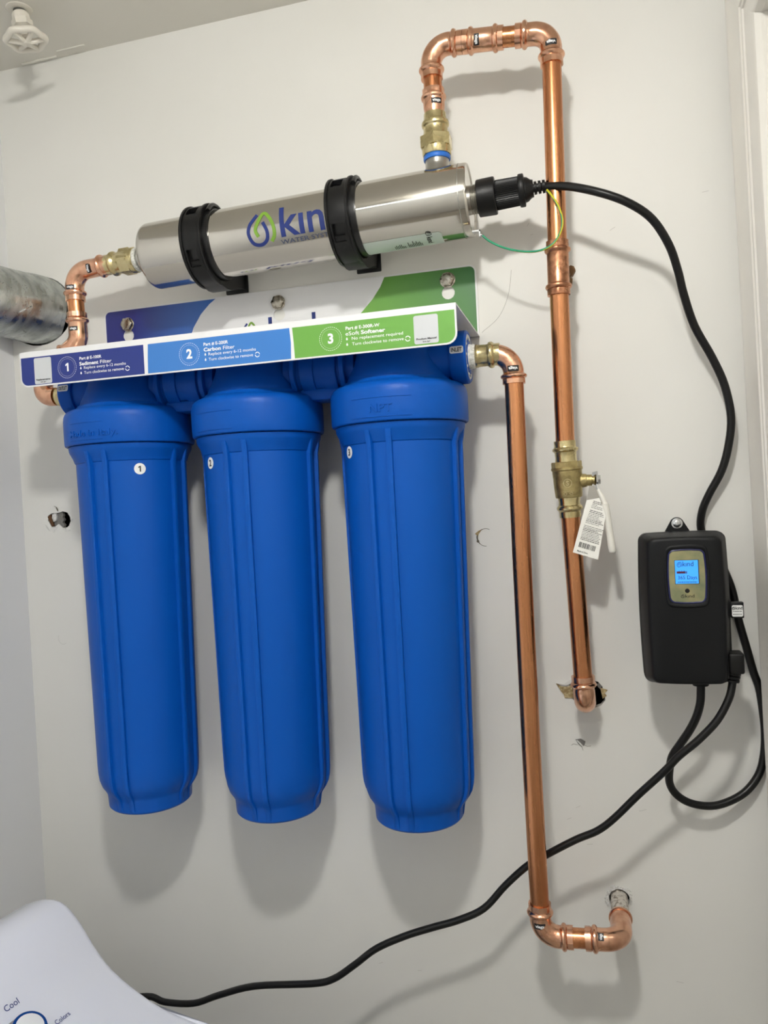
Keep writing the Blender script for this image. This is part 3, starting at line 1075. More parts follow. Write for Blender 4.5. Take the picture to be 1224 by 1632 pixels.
viega(cp, (-0.2073, -0.1, 2.158), Z_, V((.45, -1, 0)), .0169, along=False, w=.0165, h=.008)
tubepipe('pipe', [(-0.2074, -0.1, 2.17), (-0.2078, -0.1, 2.215)], PR, 'copper', ol)
bd = (TRc - TLc).normalized()
elbow('elbow', TLc, (TLc * 0 + V((0.0012, 0, -1))), bd, .052, .051, ol, R=.027)
cpl = straight('coupling', TLc + bd * .0515, TRc, [(0, 14), (0, 16.9, 10), (7, 16.9, 10), (8, 16.6), (9.5, 18.8), (12, 20), (14.5, 19.2), (16, 17.2), (17, 16.7), (44, 16.6), (46, 17), (47.5, 19.2), (50, 20), (52.5, 19), (54, 17), (54.5, 16.8, 10), (62, 16.8, 10), (62, 14)], 'copper_fit', ol)
viega(cpl, TLc + bd * .0745, bd, V((0, -1, -.45)), .0167, along=False, w=.0165, h=.008)
tubepipe('pipe', [TLc + bd * .10, TRc - bd * .045], PR, 'copper', ol)
e = elbow('elbow', TRc, -bd, V((-0.003, .018, -1)), .052, .049, ol, R=.027)
viega(e, TRc + V((-0.0001, .0004, -.0225)), -Z_, V((.05, -1, 0)), .0160, along=False, w=.0175, h=.0085)
u0 = TRc + V((-.0001, .0007, -.04))
mid = V((-0.0308, -0.0905, 1.885))
vtop = V((-0.0326, -0.0805, 1.60))
vbot = V((-0.0302, -0.0775, 1.52))
pend = V((-0.0222, -0.0700, 1.245))
tubepipe('pipe', [u0, mid], PR, 'copper', ol)
md = (mid - u0).normalized()
straight('coupling', mid - md * .0405, mid + md, [(0, 14), (0, 16.6, 10), (9, 16.8, 10), (10, 17), (12, 19.4), (14, 19.8), (16, 18.8), (18, 16.6), (20, 16.3), (62, 16.3), (64, 17), (66, 19.4), (68.5, 20), (71, 19), (72, 17), (73, 17, 10), (81, 17, 10), (81, 14)], 'copper_old', ol, label='tarnished copper coupling')
tubepipe('pipe', [mid, vtop], PR, 'copper', ol)
tubepipe('pipe', [vbot, pend], PR, 'copper', ol)
elbow('elbow', (-0.0212, -0.0695, 1.2105), pend - V((-0.0212, -0.0695, 1.2105)), V((0.003, 1, 0)), .047, .056, ol, R=.024, r=.0166, beadB=False)
add('wall_stub', lathe((-0.0211, -0.016, 1.2105), (0, 1, 0), [(0, .0143), (.07, .0143)], 24), 'copper', ol)

# ---- left line (steel chamber to the outlet of filter 1)
ll = root('copper_elbow_pipe', 'short copper pipe joining the steel chamber to the leftmost filter', 'pipe', (-0.87, -0.105, 1.76))
tA = V((-0.715, -0.1, 1.988))
tB = V((-0.157, -0.1, 2.0035))
tax = (tB - tA).normalized()
straight('thread_tape', tA - tax * .0225, tA - tax, [(0, 18), (0, 20.2), (3, 20.8), (6, 20.2), (8, 19.4), (9, 16)], 'teflon', ll, label='white thread tape')
straight('brass_adapter', tA - tax * .030, tA - tax, [(0, 17), (0, 21.3), (1, 21.8), (8, 21.8), (8.5, 20.4, 6), (27, 20.4, 6), (28, 20), (33, 18.5), (38, 18), (40, 19.4), (42, 20.8), (45.5, 21), (48, 19.6), (50, 17.6), (58, 17.2), (58, 14)], 'brass', ll, 48)
LC = V((-0.8735, -0.1, 1.9815))
cA = tA - tax * .088
e = elbow('elbow', LC, cA - LC, V((.02, 0, -1)), (cA - LC).length + .002, .052, ll, R=.030)
dd = (cA - LC).normalized()
viega(e, LC + dd * .041, dd, V((0, -1, -.30)), .0170, along=False, w=.0165, h=.007)
viega(e, LC + V((.0006, 0, -.030)), Z_, V((.1, -1, 0)), .0161, along=False, w=.0165, h=.0075)
lo = LC + V((.0028, 0, -.125))
tubepipe('pipe', [LC + V((.0008, 0, -.045)), LC + V((.0018, 0, -.085))], PR, 'copper', ll)
e = elbow('elbow', lo, V((-.02, 0, 1)), V((-.72, -.12, -.55)), .052, .046, ll, R=.028)
viega(e, LC + V((.0022, 0, -.1035)), Z_, V((.1, -1, 0)), .0160, along=False, w=.0165, h=.0075)
c2 = lo + V((-.72, -.12, -.55)).normalized() * .085
tubepipe('pipe', [lo + (c2 - lo) * .45, lo + (c2 - lo) * .55], PR, 'copper', ll)
d3 = V((-.02, -.02, -1))
c3 = V((c2.x - .0008, PY, PZ + .001))
elbow('elbow', c2, lo - c2, c3 - c2, .044, .024, ll, R=.026, beadB=False)
elbow('elbow', c3, c2 - c3, X_, .024, .030, ll, R=.020, beadA=False, beadB=False, r=.0160)
pxl = FX[0] - .1145
straight('brass_adapter', (pxl - .001, PY, PZ), (-2, PY, PZ), [(0, 15), (0, 18), (2, 18), (4, 17), (9, 16.8), (10.5, 18.8), (13, 19.6), (15.5, 18.8), (17, 16.9), (24, 16.6), (24, 14)], 'brass', ll)

# ---- hook behind the tall pipe
hk = root('pipe_hook', 'small rusty hanger hook behind the tall copper pipe coupling', 'hanger', (-0.012, -0.02, 1.885))
add('rod', lathe((-0.0175, 0.004, 1.886), (0, -1, 0), [(0, .004), (.06, .004)], 12), 'rust', hk)
add('ear', prism([(-0.0175, 1.879), (-0.0095, 1.885), (-0.0055, 1.892), (-0.0075, 1.8975), (-0.0125, 1.900), (-0.0185, 1.897)], .034, .046), 'rust', hk, smooth=0)
add('ear_tab', prism([(-0.0175, 1.869), (-0.0115, 1.871), (-0.0105, 1.880), (-0.0175, 1.881)], .036, .044), 'rust', hk, smooth=0)

# ================================================================== BALL VALVE + TAG
va = (vbot - vtop).normalized()
v0 = V((-0.0326, -0.0805, 1.6235))
v0 = vtop + va * ((v0.z - vtop.z) / va.z)
bv = root('ball_valve', 'brass ball valve with a white lever on the tall copper pipe', 'valve', (-0.031, -0.079, 1.506))
straight('upper_socket', v0, v0 + va, [(0, 14), (0, 16.4), (8, 16.4), (10, 17), (11.5, 19), (13.5, 20), (15.5, 19.2), (17, 17), (19, 16.4), (26, 16.2), (34, 17)], 'brass', bv)
straight('valve_body', v0, v0 + va, [(32, 16), (32, 20.5, 8), (33, 21.2, 8), (40.5, 21.2, 8), (40.8, 23.2), (41.6, 23.8), (44.5, 23.8), (45.3, 23), (46, 22.4), (55, 22.2), (56, 21.8), (70, 21.4), (76, 21), (86, 20.3), (87.5, 19.4), (87.5, 15)], 'brass_cast', bv, 48)
straight('lower_socket', v0 + va * .085, v0 + va, [(0, 17), (2, 17), (10, 16.0), (14, 16.6), (16, 18.6), (18, 19.8), (20.5, 19.6), (22.5, 17.6), (24, 16.4), (33, 16.4), (33, 14)], 'brass', bv)
sc_ = v0 + va * .0625
add('stem_boss', lathe(sc_, (1, 0, 0), [(.015, .0115), (.024, .0105), (.028, .0098), (.0285, .0088), (.036, .0085), (.0365, .0062), (.040, .006)], 28), 'brass_cast', bv)
add('stem_nut', lathe(sc_, (1, 0, 0), [(.043, .0055), (.0432, .0068, 6), (.0485, .0068, 6), (.049, .0055)], 24), 'chrome', bv, smooth=25)
# emblem
fr = V((.02, -1, 0)).normalized()


def onvalve(g, r, c):
    g = slice2d(g, .003, 0)
    out = []
    for u, z in g[0]:
        a = u / r
        out.append(c + V((r * sin(a), -r * cos(a), 0)) - va * z)
    return out, g[1]


add('emblem', onvalve(join2(ring2(0, 0, .0062, .0011, 1, 1, 28), text2d('S', 0, -.0033, .0066, None, .02, 'C')), .0222, v0 + va * .0655), 'brass', bv, smooth=0, label='raised round maker emblem')
add('size_mark', onvalve(join2(ring2(-.0045, 0, .0022, .0008, 1, 1, 12), ring2(.0045, 0, .0022, .0008, 1, 1, 12), poly2([(-.0085, .0038), (.0085, .0038), (.0085, .0032), (-.0085, .0032)]), poly2([(-.0085, -.0032), (.0085, -.0032), (.0085, -.0038), (-.0085, -.0038)])), .0213, v0 + va * .0815), 'brass', bv, smooth=0)
# lever
lev = []
LP = [V((0.0095, -0.0785, 1.5735)), V((0.0095, -0.080, 1.556)), V((0.0125, -0.083, 1.5445)), V((0.0215, -0.087, 1.5265)), V((0.0240, -0.088, 1.505)), V((0.0310, -0.089, 1.4495))]
path = smoothpath(LP, 5)
vs, fs = [], []
for k, p in enumerate(path):
    t = (path[min(k + 1, len(path) - 1)] - path[max(k - 1, 0)]).normalized()
    wdv = V((.35, -.94, 0))
    wdv = (wdv - t * wdv.dot(t)).normalized()
    nv = t.cross(wdv)
    hw = .0085 if k < 6 else .0052
    for (a, b) in ((-1, -1), (1, -1), (1, 1), (-1, 1)):
        vs.append(p + wdv * (hw * a) + nv * (.0012 * b))
m = len(path)
for k in range(m - 1):
    for s in range(4):
        fs.append([k * 4 + s, k * 4 + (s + 1) % 4, k * 4 + 4 + (s + 1) % 4, k * 4 + 4 + s])
fs += [[3, 2, 1, 0], [4 * m - 4, 4 * m - 3, 4 * m - 2, 4 * m - 1]]
add('lever', fixn((vs, fs)), 'chrome', bv, smooth=30)
gp = smoothpath([V((0.0125, -0.0865, 1.546)), V((0.0205, -0.0905, 1.5275)), V((0.0228, -0.0915, 1.516)), V((0.0258, -0.0915, 1.488)), V((0.0300, -0.0915, 1.4495))], 5)
gd = (gp[-1] - gp[-2]).normalized()
gp = gp[:-1] + [gp[-1] - gd * .0030, gp[-1] - gd * .0010, gp[-1] + gd * .0004, gp[-1] + gd * .0010]
gr = [.0030] * 2 + [.0042] * 5 + [.0056] * (len(gp) - 11) + [.0056, .0048, .0030, .0010]
add('grip', sweep(gp, gr[:len(gp)], 14), 'grip', bv, label='white rubber grip')
# paper tag
tg = root('paper_tag', 'white printed paper tag with barcode hanging from the brass valve', 'tag', (0.0, -0.095, 1.44))
TE1 = V((.945, 0, -.326)).normalized()
TE2 = V((.306, 0, .952)).normalized()
TBL = V((-0.0283, 0, 1.4529))


def tagp(x, z, off):
    return V((x, -(.0905 + (1.5525 - z) * .085 + .0025 * sin(max(0, 1.5525 - z) / .11 * pi) + off), z))


def ontag(g, off):
    out = []
    for u, v in g[0]:
        p = TBL + TE1 * u + TE2 * v
        out.append(tagp(p.x, p.z, off))
    return out, g[1]


tpoly = [(.0002, 1.5525), (.0078, 1.5525), (.0135, 1.535), (.0212, 1.513), (.0220, 1.5055), (.008, 1.4404), (-.0283, 1.4529), (-.0040, 1.5328)]
g = slice2d(poly2(tpoly), .012, 1)
ga = [tagp(x, z, 0) for x, z in g[0]]
gb = [tagp(x, z, -.0005) for x, z in g[0]]
nn_ = len(ga)
add('tag_card', (ga + gb, g[1] + [[i + nn_ for i in f[::-1]] for f in g[1]]), 'tag', tg, smooth=0)
g = slice2d(poly2([(.0002, 1.5525), (.0078, 1.5525), (.0135, 1.535), (.0140, 1.5335), (-.0042, 1.5312), (-.0040, 1.5328)]), .006, 1)
add('tag_top', ([tagp(x, z, .0003) for x, z in g[0]], g[1]), 'tag_grey', tg, smooth=0, label='grey top of the tag')
rows = []
yy = .0225
ri = 0
while yy < .0835:
    if abs(yy - .047) > .0016 and abs(yy - .0705) > .0016:
        x0 = .0050 + .0035 * max(0, yy - .04) / .04
        x1 = .0340 if yy < .050 else .0340 - (yy - .050) * .36
        x1 -= random.choice((0, 0, .001, .003, .007))
        x = x0
        hh = .0007 if (ri % 6) > 1 else .001
        while x < x1 - .001:
            ww = min(random.uniform(.0012, .0045), x1 - x)
            rows.append(poly2([(x, yy), (x + ww, yy), (x + ww, yy + hh), (x, yy + hh)]))
            x += ww + .0006
    yy += .0024
    ri += 1
add('small_print', ontag(join2(*rows), .0004), 'print_grey', tg, smooth=0, label='lines of small print')
bars = []
x = .0055
while x < .0310:
    ww = random.choice((.0004, .0006, .0009, .0013))
    if not (.0205 < x < .0222):
        bars.append(poly2([(x, .0105), (x + ww, .0105), (x + ww, .0185), (x, .0185)]))
    x += ww + random.choice((.0004, .0006, .0009))
add('barcode', ontag(join2(*bars), .0004), 'print_black', tg, smooth=0, label='black barcode')
mt = text2d('Made in China', 0, 0, .0022, .016, .01)
add('lettering', ontag(([(u + .0055, .0035 + v) for u, v in mt[0]], mt[1]), .0004), 'print_black', tg, smooth=0)

# ================================================================== UV CHAMBER
uv = root('steel_chamber', 'polished stainless steel tube chamber with blue and green logo above the bracket', 'water chamber', (-0.436, -0.1, 1.94))
TL_ = (tB - tA).length
TR = .055
add('tube', lathe(tA, tax, [(0, .030), (0, .047), (.0008, .0505), (.003, .0533), (.0065, .0547), (.010, TR), (TL_ - .004, TR), (TL_ - .001, .0545), (TL_, .0535), (TL_ - .0015, .052), (TL_ - .0015, .02)], 96), 'steel', uv, smooth=40)
add('weld_seam', lathe(tA, tax, [(TL_ - .0135, TR - .0005), (TL_ - .013, TR + .0004), (TL_ - .0115, TR + .0004), (TL_ - .011, TR - .0005)], 72, caps=False), 'steel_satin', uv)
add('left_nipple', lathe(tA, -tax, [(-.001, .019), (.004, .0185), (.010, .0182), (.024, .0182)], 32), 'steel_satin', uv)
add('top_nipple', lathe((-0.2066, -0.1, 2.048), (0, 0, 1), [(0, .0225), (.008, .021), (.012, .0188), (.018, .0186), (.0255, .0186)], 32), 'steel_satin', uv)
thr = [(-.002, .0215), (.001, .0215)]
for k in range(5):
    thr += [(.002 + k * .0024, .0222), (.0032 + k * .0024, .0208)]
add('lamp_thread', lathe(tB, tax, thr, 36), 'steel_satin', uv, smooth=20, label='threaded steel neck')
add('ground_lug', join(box((tB.x - .004, -0.112, 1.9505), (tB.x + .0135, -0.102, 1.9525)), box((tB.x + .0115, -0.112, 1.9425), (tB.x + .0135, -0.102, 1.9525))), 'chrome', uv, smooth=0)
add('ground_screw', lathe((tB.x + .0135, -0.107, 1.9455), (1, 0, 0), [(0, .0028), (.002, .0028), (.003, .002)], 14), 'chrome', uv)
tup = tax.cross(V((0, -1, 0))).normalized()
if tup.z < 0:
    tup = -tup
tfr = V((0, -1, 0))


def ontube(g, r, st=.003):
    """(s along the tube, arc length; 0 faces the room, up positive)"""
    g = slice2d(g, st, 1)
    out = []
    for s, v in g[0]:
        a = v / r
        out.append(tA + tax * s + tfr * (r * cos(a)) + tup * (r * sin(a)))
    return out, g[1]


rl = TR + .0004
bb, gg = drop2d(.2065, rad(-33) * rl, .0505)
tube_o = [o for o in bpy.data.objects if o.name == 'tube'][0]
add('logo_drop', ontube(bb, rl), 'print_navy', tube_o, smooth=0, label='blue half of the drop logo')
add('logo_drop', ontube(gg, rl + .0002), 'print_green', tube_o, smooth=0, label='green half of the drop logo')
add('logo_lettering', ontube(kind2d(.2615, rad(-25) * rl, .0455, .108, .014), rl), 'print_navy', tube_o, smooth=0, label='blue lettering kind')
add('lettering', ontube(text2d('WATER SYSTEMS', .2585, rad(-37) * rl, .0066, .104, .004), rl), 'print_slate', tube_o, smooth=0)
# instruction label low on the tube
lab = [(.379, rad(-60) * rl), (.379, rad(-112) * rl), (.512, rad(-112) * rl), (.512, rad(-66) * rl), (.508, rad(-62) * rl)]
add('instruction_label', ontube(poly2(lab), rl), 'label_pale', tube_o, smooth=0, label='pale label under the right end')
rows = []
random.seed(3)
for blk in ((.434, .452), (.456, .478)):
    x = blk[0]
    while x < blk[1]:
        l = random.uniform(.45, 1.0) * .020
        rows.append(poly2([(x, rad(-94) * rl), (x + .0013, rad(-94) * rl), (x + .0013, rad(-94) * rl + l), (x, rad(-94) * rl + l)]))
        x += .0026
add('small_print', ontube(join2(*rows), rl + .0003), 'print_black', tube_o, smooth=0)
kt = kind2d(0, 0, .0085, .018, .02)
dt = drop2d(-.011, 0, .009)
rotg = lambda g: ([(.488 + v * 1.0, rad(-70) * rl - u) for u, v in g[0]], g[1])
add('lettering', ontube(rotg(join2(kt, dt[0], dt[1])), rl + .0003), 'print_black', tube_o, smooth=0)


# clamps
def clamp(s0, label):
    c0 = tA + tax * s0
    t = root('tube_clamp', label, 'clamp', (c0.x, 0, c0.z - .06), 'black tube clamps')
    W_ = .036
    N = 72
    cols = [-.018, -.010, .008, .018]
    ro = .0655

    def pt(a, x, r):
        return c0 + tax * x + tfr * (r * cos(a)) + tup * (r * sin(a))
    # strap: full ring with square slots, solid thickness
    vs, fs, inner = [], [], []
    slot = set()
    for a_deg, m in ((44, 4), (-34, 5)):
        for k in range(m):
            slot.add((int(round((a_deg - 2.5 * m + 5 * k) / 5)) % N, 1))
    idx = {}
    for layer, r in ((0, ro), (1, .0585)):
        for k in range(N):
            for j, x in enumerate(cols):
                idx[(layer, k, j)] = len(vs)
                rr = r - (.0012 if layer == 0 and j in (0, 3) else 0)
                vs.append(pt(2 * pi * k / N, x, rr))
    cells = [(k, j) for k in range(N) for j in range(3) if (k, j) not in slot]
    cs_ = set(cells)
    for (k, j) in cells:
        k1 = (k + 1) % N
        fs.append([idx[(0, k, j)], idx[(0, k, j + 1)], idx[(0, k1, j + 1)], idx[(0, k1, j)]])
        fs.append([idx[(1, k, j)], idx[(1, k1, j)], idx[(1, k1, j + 1)], idx[(1, k, j + 1)]])
        for (nb, e0, e1) in (((k, j - 1), (k, j), (k1, j)), ((k, j + 1), (k, j + 1), (k1, j + 1)), (((k - 1) % N, j), (k, j), (k, j + 1)), ((k1, j), (k1, j), (k1, j + 1))):
            if nb not in cs_:
                fs.append([idx[(0, *e0)], idx[(0, *e1)], idx[(1, *e1)], idx[(1, *e0)]])
    add('strap', fixn((vs, fs)), 'black', t, smooth=30)
    add('liner', lathe(c0 - tax * .019, tax, [(0, .0553), (0, .0572), (.003, .0578), (.044, .0578), (.047, .0572), (.047, .0553)], 72, caps=False), 'black_gloss', t)
    for (a0, a1) in ((-47, -37), (33, 38)):
        vs, fs = [], []
        na = 4
        for k in range(na + 1):
            a = rad(a0 + (a1 - a0) * k / na)
            for (x, r) in ((-.0098, .058), (-.0098, .0632), (.0078, .0632), (.0078, .058)):
                vs.append(pt(a, x, r))
        for k in range(na):
            for q in range(4):
                fs.append([k * 4 + q, k * 4 + (q + 1) % 4, k * 4 + 4 + (q + 1) % 4, k * 4 + 4 + q])
        fs += [[0, 1, 2, 3], [na * 4 + q for q in (3, 2, 1, 0)]]
        add('slot_tab', fixn((vs, fs)), 'black', t, smooth=30)
    # raised side rails
    for sx in (-1, 1):
        add('rail', lathe(c0 + tax * (sx * .0165 - .0022), tax, [(0, .062), (0, .0668), (.0008, .0675), (.0036, .0675), (.0044, .0668), (.0044, .062)], 72, caps=False), 'black', t)
    # latch tongue curling at the top rear
    tongue = [pt(rad(a), .024, .060 + .0035 * sin(rad((a - 50) * 4))) for a in range(48, 118, 6)]
    add('latch', sweep(tongue, [.0035] * len(tongue), 10), 'black_gloss', t)
    # saddle foot to the wall
    arcp = [(-(c0.y) + .060 * cos(rad(a)), c0.z + .060 * sin(rad(a))) for a in range(-84, -181, -8)]       # (depth, z) lower rear quadrant
    arcp = [(d_, z_) for d_, z_ in arcp]
    poly = arcp + [(.012, c0.z - .002), (.0006, c0.z - .002), (.0006, c0.z - .050), (.010, c0.z - .0515), (.024, c0.z - .0525), (.036, c0.z - .0555), (.050, c0.z - .0615), (.064, c0.z - .0670), (.080, c0.z - .0685), (.096, c0.z - .0665), (.104, c0.z - .0640)]
    xs = (c0.x - .014, c0.x + .021)
    n = len(poly)
    vs = [V((x, -d_, z_)) for x in xs for d_, z_ in poly]
    fs = [list(range(n)), list(range(2 * n - 1, n - 1, -1))] + [[i, i + n, (i + 1) % n + n, (i + 1) % n] for i in range(n)]
    add('foot', fixn((vs, fs)), 'black', t, smooth=25)
    add('foot_pad', box((c0.x - .018, -.005, c0.z - .056), (c0.x + .026, -.0004, c0.z + .012), .0015), 'black', t, smooth=30)


clamp(.1085, 'black plastic clamp near the left end of the steel chamber')
clamp(.3590, 'black plastic clamp covering the last letter of the chamber logo')

# ================================================================== LAMP PLUG AND CABLES
lc = root('lamp_cable', 'thick black cable from the steel chamber plug to the black controller', 'cable', (-0.05, -0.1, 1.05))
p0 = tB + tax * .0110
pdir = (V((-0.0503, -0.1, 2.0075)) - p0).normalized()
plug = add('plug', lathe(p0, pdir, [(0, .020), (0, .0265), (.001, .0275), (.0255, .0280), (.0275, .0272), (.028, .0212)], 48), 'black', lc, smooth=30)
vs, fs = [], []
g = sweep([p0 + pdir * .027, p0 + pdir * .030, p0 + pdir * .060, p0 + pdir * .0625], [.0205, .0212, .0205, .0205], 96)
g = ([v + (((v - p0) - pdir * (v - p0).dot(pdir)).normalized() * (.0008 if i % 2 else -.0003)) for i, v in enumerate(g[0])], g[1])
add('ribbed_barrel', g, 'black', lc, smooth=0)
add('plug_flange', lathe(p0, pdir, [(.0625, .0205), (.0632, .0235), (.0645, .0242), (.070, .0242), (.0713, .0235), (.072, .0185), (.076, .0175), (.081, .0135), (.0845, .0125), (.0845, .0095)], 40), 'black', lc, smooth=30)
sr = [(.0835, .0062)]
for k in range(3):
    b0 = .0855 + k * .0062
    sr += [(b0, .0062), (b0 + .0003, .0098), (b0 + .0042, .0094), (b0 + .0045, .0062)]
sr += [(.1045, .0062)]
add('strain_relief', lathe(p0, pdir, sr, 28), 'black', lc, smooth=30)
UPP = [(-0.0503, -0.1, 2.0075), (-0.0107, -0.112, 1.9979), (0.0375, -0.125, 1.9756), (0.0759, -0.122, 1.9556), (0.1061, -0.108, 1.9335), (0.1287, -0.09, 1.8997), (0.141, -0.075, 1.8656), (0.1495, -0.064, 1.8301), (0.164, -0.052, 1.7842), (0.188, -0.043, 1.7363), (0.2048, -0.037, 1.693), (0.2125, -0.032, 1.6454), (0.2079, -0.028, 1.6031), (0.1973, -0.024, 1.5654), (0.1787, -0.018, 1.5297), (0.1685, -0.012, 1.5037), (0.1662, -0.0075, 1.477)]
LOOP = [(0.1458, -0.094, 1.2528), (0.1454, -0.094, 1.2435), (0.144, -0.092, 1.2243), (0.1387, -0.086, 1.2019), (0.1291, -0.078, 1.1786), (0.1157, -0.07, 1.1547), (0.1038, -0.063, 1.1327), (0.0999, -0.056, 1.1088), (0.0996, -0.05, 1.088), (0.1066, -0.046, 1.0712), (0.1214, -0.044, 1.0584), (0.1415, -0.04, 1.051), (0.1652, -0.035, 1.0493), (0.1899, -0.028, 1.0557), (0.2112, -0.021, 1.0668), (0.2272, -0.015, 1.0829), (0.2378, -0.0098, 1.1011), (0.2440, -0.0076, 1.128), (0.2458, -0.0075, 1.1545), (0.2448, -0.0075, 1.1818), (0.2403, -0.0074, 1.2257), (0.2333, -0.0069, 1.2511), (0.2242, -0.0072, 1.2922), (0.215, -0.0073, 1.3333), (0.2093, -0.0073, 1.3706), (0.203, -0.0073, 1.3953), (0.1899, -0.0073, 1.429), (0.1753, -0.0073, 1.454)]
full = [p0 + pdir * .098] + [V(p) for p in UPP] + [V(p) for p in reversed(LOOP)]
add('cable', sweep(smoothpath(full, 5), .0060, 16), 'cable', lc, smooth=60)

# earth wire, green with a yellow stripe
GW = [(-0.1422, -0.107, 1.9458), (-0.1293, -0.108, 1.9335), (-0.1072, -0.112, 1.9195), (-0.0788, -0.118, 1.9086), (-0.0536, -0.124, 1.9054), (-0.0349, -0.126, 1.9125), (-0.0234, -0.124, 1.93), (-0.0208, -0.12, 1.9494), (-0.0263, -0.116, 1.971), (-0.034, -0.113, 1.9865), (-0.0412, -0.1085, 1.9985)]
gpth = smoothpath(GW, 6)
g = sweep(gpth, .0017, 12, x0=(0, 0, 1))
mi = []
n_r = len(gpth)
for i in range(n_r - 1):
    for s in range(12):
        ang = (s + .5) * 30 + 150 + 190 * (i / n_r)
        mi.append(1 if (ang % 360) < 130 else 0)
mi += [0, 0]
o = add('ground_wire', (g[0], g[1], mi), ['wire_green', 'wire_yellow'], None, smooth=60)
o['label'] = 'thin green and yellow earth wire curling across the tall copper pipe'
o['category'] = 'wire'

# ================================================================== CONTROLLER
ct = root('uv_controller', 'black controller box with a small lit blue screen on the wall', 'controller', (0.1272, -0.08, 1.24))
XF = (V((.1338, -.045, 1.3572)), V((.1272, -.1065, 1.3666)), .951)      # controller scaled about the camera, which moves it off the wall
CC = (0.1338, 1.3572)


def barrel(cx, cz, hw, hh, r, bul=.06, bulz=.012, n=6):
    out = []
    base = []
    rr = rrect(-hw, -hh, hw, hh, r, n)
    m = len(rr)
    for i in range(m):
        a, b = rr[i], rr[(i + 1) % m]
        base.append(a)
        L = math.hypot(b[0] - a[0], b[1] - a[1])
        if L > .02:
            k = int(L / .01)
            for q in range(1, k):
                base.append((a[0] + (b[0] - a[0]) * q / k, a[1] + (b[1] - a[1]) * q / k))
    for x, z in base:
        x2 = x * (1 + bul * (1 - (z / hh) ** 2))
        z2 = z * (1 + bulz * (1 - (x / hw) ** 2))
        out.append((cx + x2, cz + z2))
    return out


def loft(layers):
    """layers = [(outline, depth)] same vertex count"""
    vs, fs = [], []
    n = len(layers[0][0])
    for ol_, d in layers:
        vs += [V((x, -d, z)) for x, z in ol_]
    for i in range(len(layers) - 1):
        for s in range(n):
            a = i * n + s
            b = i * n + (s + 1) % n
            fs.append([a, b, b + n, a + n])
    fs.append(list(range(n))[::-1])
    fs.append([(len(layers) - 1) * n + s for s in range(n)])
    return fixn((vs, fs))


HW, HH = .0625, .1160


def cl(ins, insx=None):
    return barrel(CC[0], CC[1], HW - (ins if insx is None else insx), HH - ins * .72, max(.018 - ins * .3, .006))


# resample so that every layer has the same count
base_n = len(cl(0))


def layer(ins, d, sh=0.0):
    b0 = barrel(CC[0], CC[1], HW, HH, .0115, .05, .014)
    k = (HW - ins) / HW
    kz = (HH - ins * .55) / HH
    return [(CC[0] + (x - CC[0]) * k + sh, CC[1] + (z - CC[1]) * kz) for x, z in b0], d


add('housing', loft([layer(.006, .0145), layer(.002, .0155), layer(0, .019), layer(0, .036), layer(.0006, .0385)]), 'black_matte', ct, smooth=30)
cover = add('cover', loft([layer(.0012, .0385), layer(.0010, .0395), layer(.0090, .0635), layer(.0102, .0668), layer(.0120, .0692), layer(.0150, .0707), layer(.021, .0714)]), 'black_matte', ct, smooth=40)
SX, SZ = 0.1357, 1.4095
bo = barrel(SX, SZ, .0268, .0420, .008, .10, .05, 5)
bi = barrel(SX, SZ, .0238, .0375, .006, .10, .05, 5)


def scaled(pl, cx, cz, k):
    return [(cx + (x - cx) * k, cz + (z - cz) * k) for x, z in pl]


bz = barrel(SX, SZ, .0245, .0385, .006, .10, .05, 5)
lay = [(scaled(bz, SX, SZ, 1.20), .0710), (scaled(bz, SX, SZ, 1.16), .0728), (scaled(bz, SX, SZ, 1.11), .0732), (scaled(bz, SX, SZ, 1.05), .0722), (scaled(bz, SX, SZ, 1.0), .0716)]
n = len(bz)
vs, fs = [], []
for ol_, d in lay:
    vs += [V((x, -d, z)) for x, z in ol_]
for i in range(len(lay) - 1):
    for s in range(n):
        a = i * n + s
        b = i * n + (s + 1) % n
        fs.append([a, b, b + n, a + n])
add('bezel', (vs, fs), 'black_matte', ct, smooth=50)
add('bezel_rim', sweep([V((x, -.0722, z)) for x, z in scaled(bz, SX, SZ, .99)] + [V((bz[0][0], -.0722, bz[0][1]))], .0012, 8, caps=False), 'rim_navy', ct)
dp = add('display_plate', prism(scaled(bz, SX, SZ, .985), .0712, .0719), 'plate_gold', ct, smooth=0, label='brushed gold display plate')
scn = add('screen', prism([(0.1192, 1.3985), (0.1517, 1.3985), (0.1517, 1.4335), (0.1192, 1.4335)], .0715, .0723), 'screen', ct, smooth=0, label='lit blue screen reading 365 Days')
sg_ = add('screen_backing', prism([(0.1186, 1.3978), (0.1529, 1.3978), (0.1529, 1.434), (0.1186, 1.434)], .0714, .0721), 'print_black', ct, smooth=0, label='dark screen edge')  # black backing slightly larger than the screen, showing as a thin edge
add('lettering', flat(kind2d(.1300, 1.4247, .0072, .0152, .004), .0726), 'screen_ink', scn, smooth=0)
bb, gg = drop2d(.1222, 1.4238, .0075, .1)
add('logo_drop', flat(join2(bb, gg), .0726), 'screen_ink', scn, smooth=0)
add('level_bar', flat(poly2([(.1213, 1.4138), (.1362, 1.4138), (.1362, 1.4172), (.1213, 1.4172)]), .0726), 'bar_red', scn, smooth=0, label='dark red level bar')
add('bar_marks', flat(join2(*[poly2([(x, 1.4138), (x + .0006, 1.4138), (x + .0006, 1.4188), (x, 1.4188)]) for x in (.1245, .128, .1315)]), .0727), 'screen_ink', scn, smooth=0)
add('bar_end', flat(poly2([(.1332, 1.4141), (.1358, 1.4141), (.1358, 1.4169), (.1332, 1.4169)]), .0728), 'skyblue', scn, smooth=0)
add('lettering', flat(text2d('365 Days', .1228, 1.4052, .0054, .0268, .0), .0726), 'screen_ink', scn, smooth=0)
rows = []
x = .1222
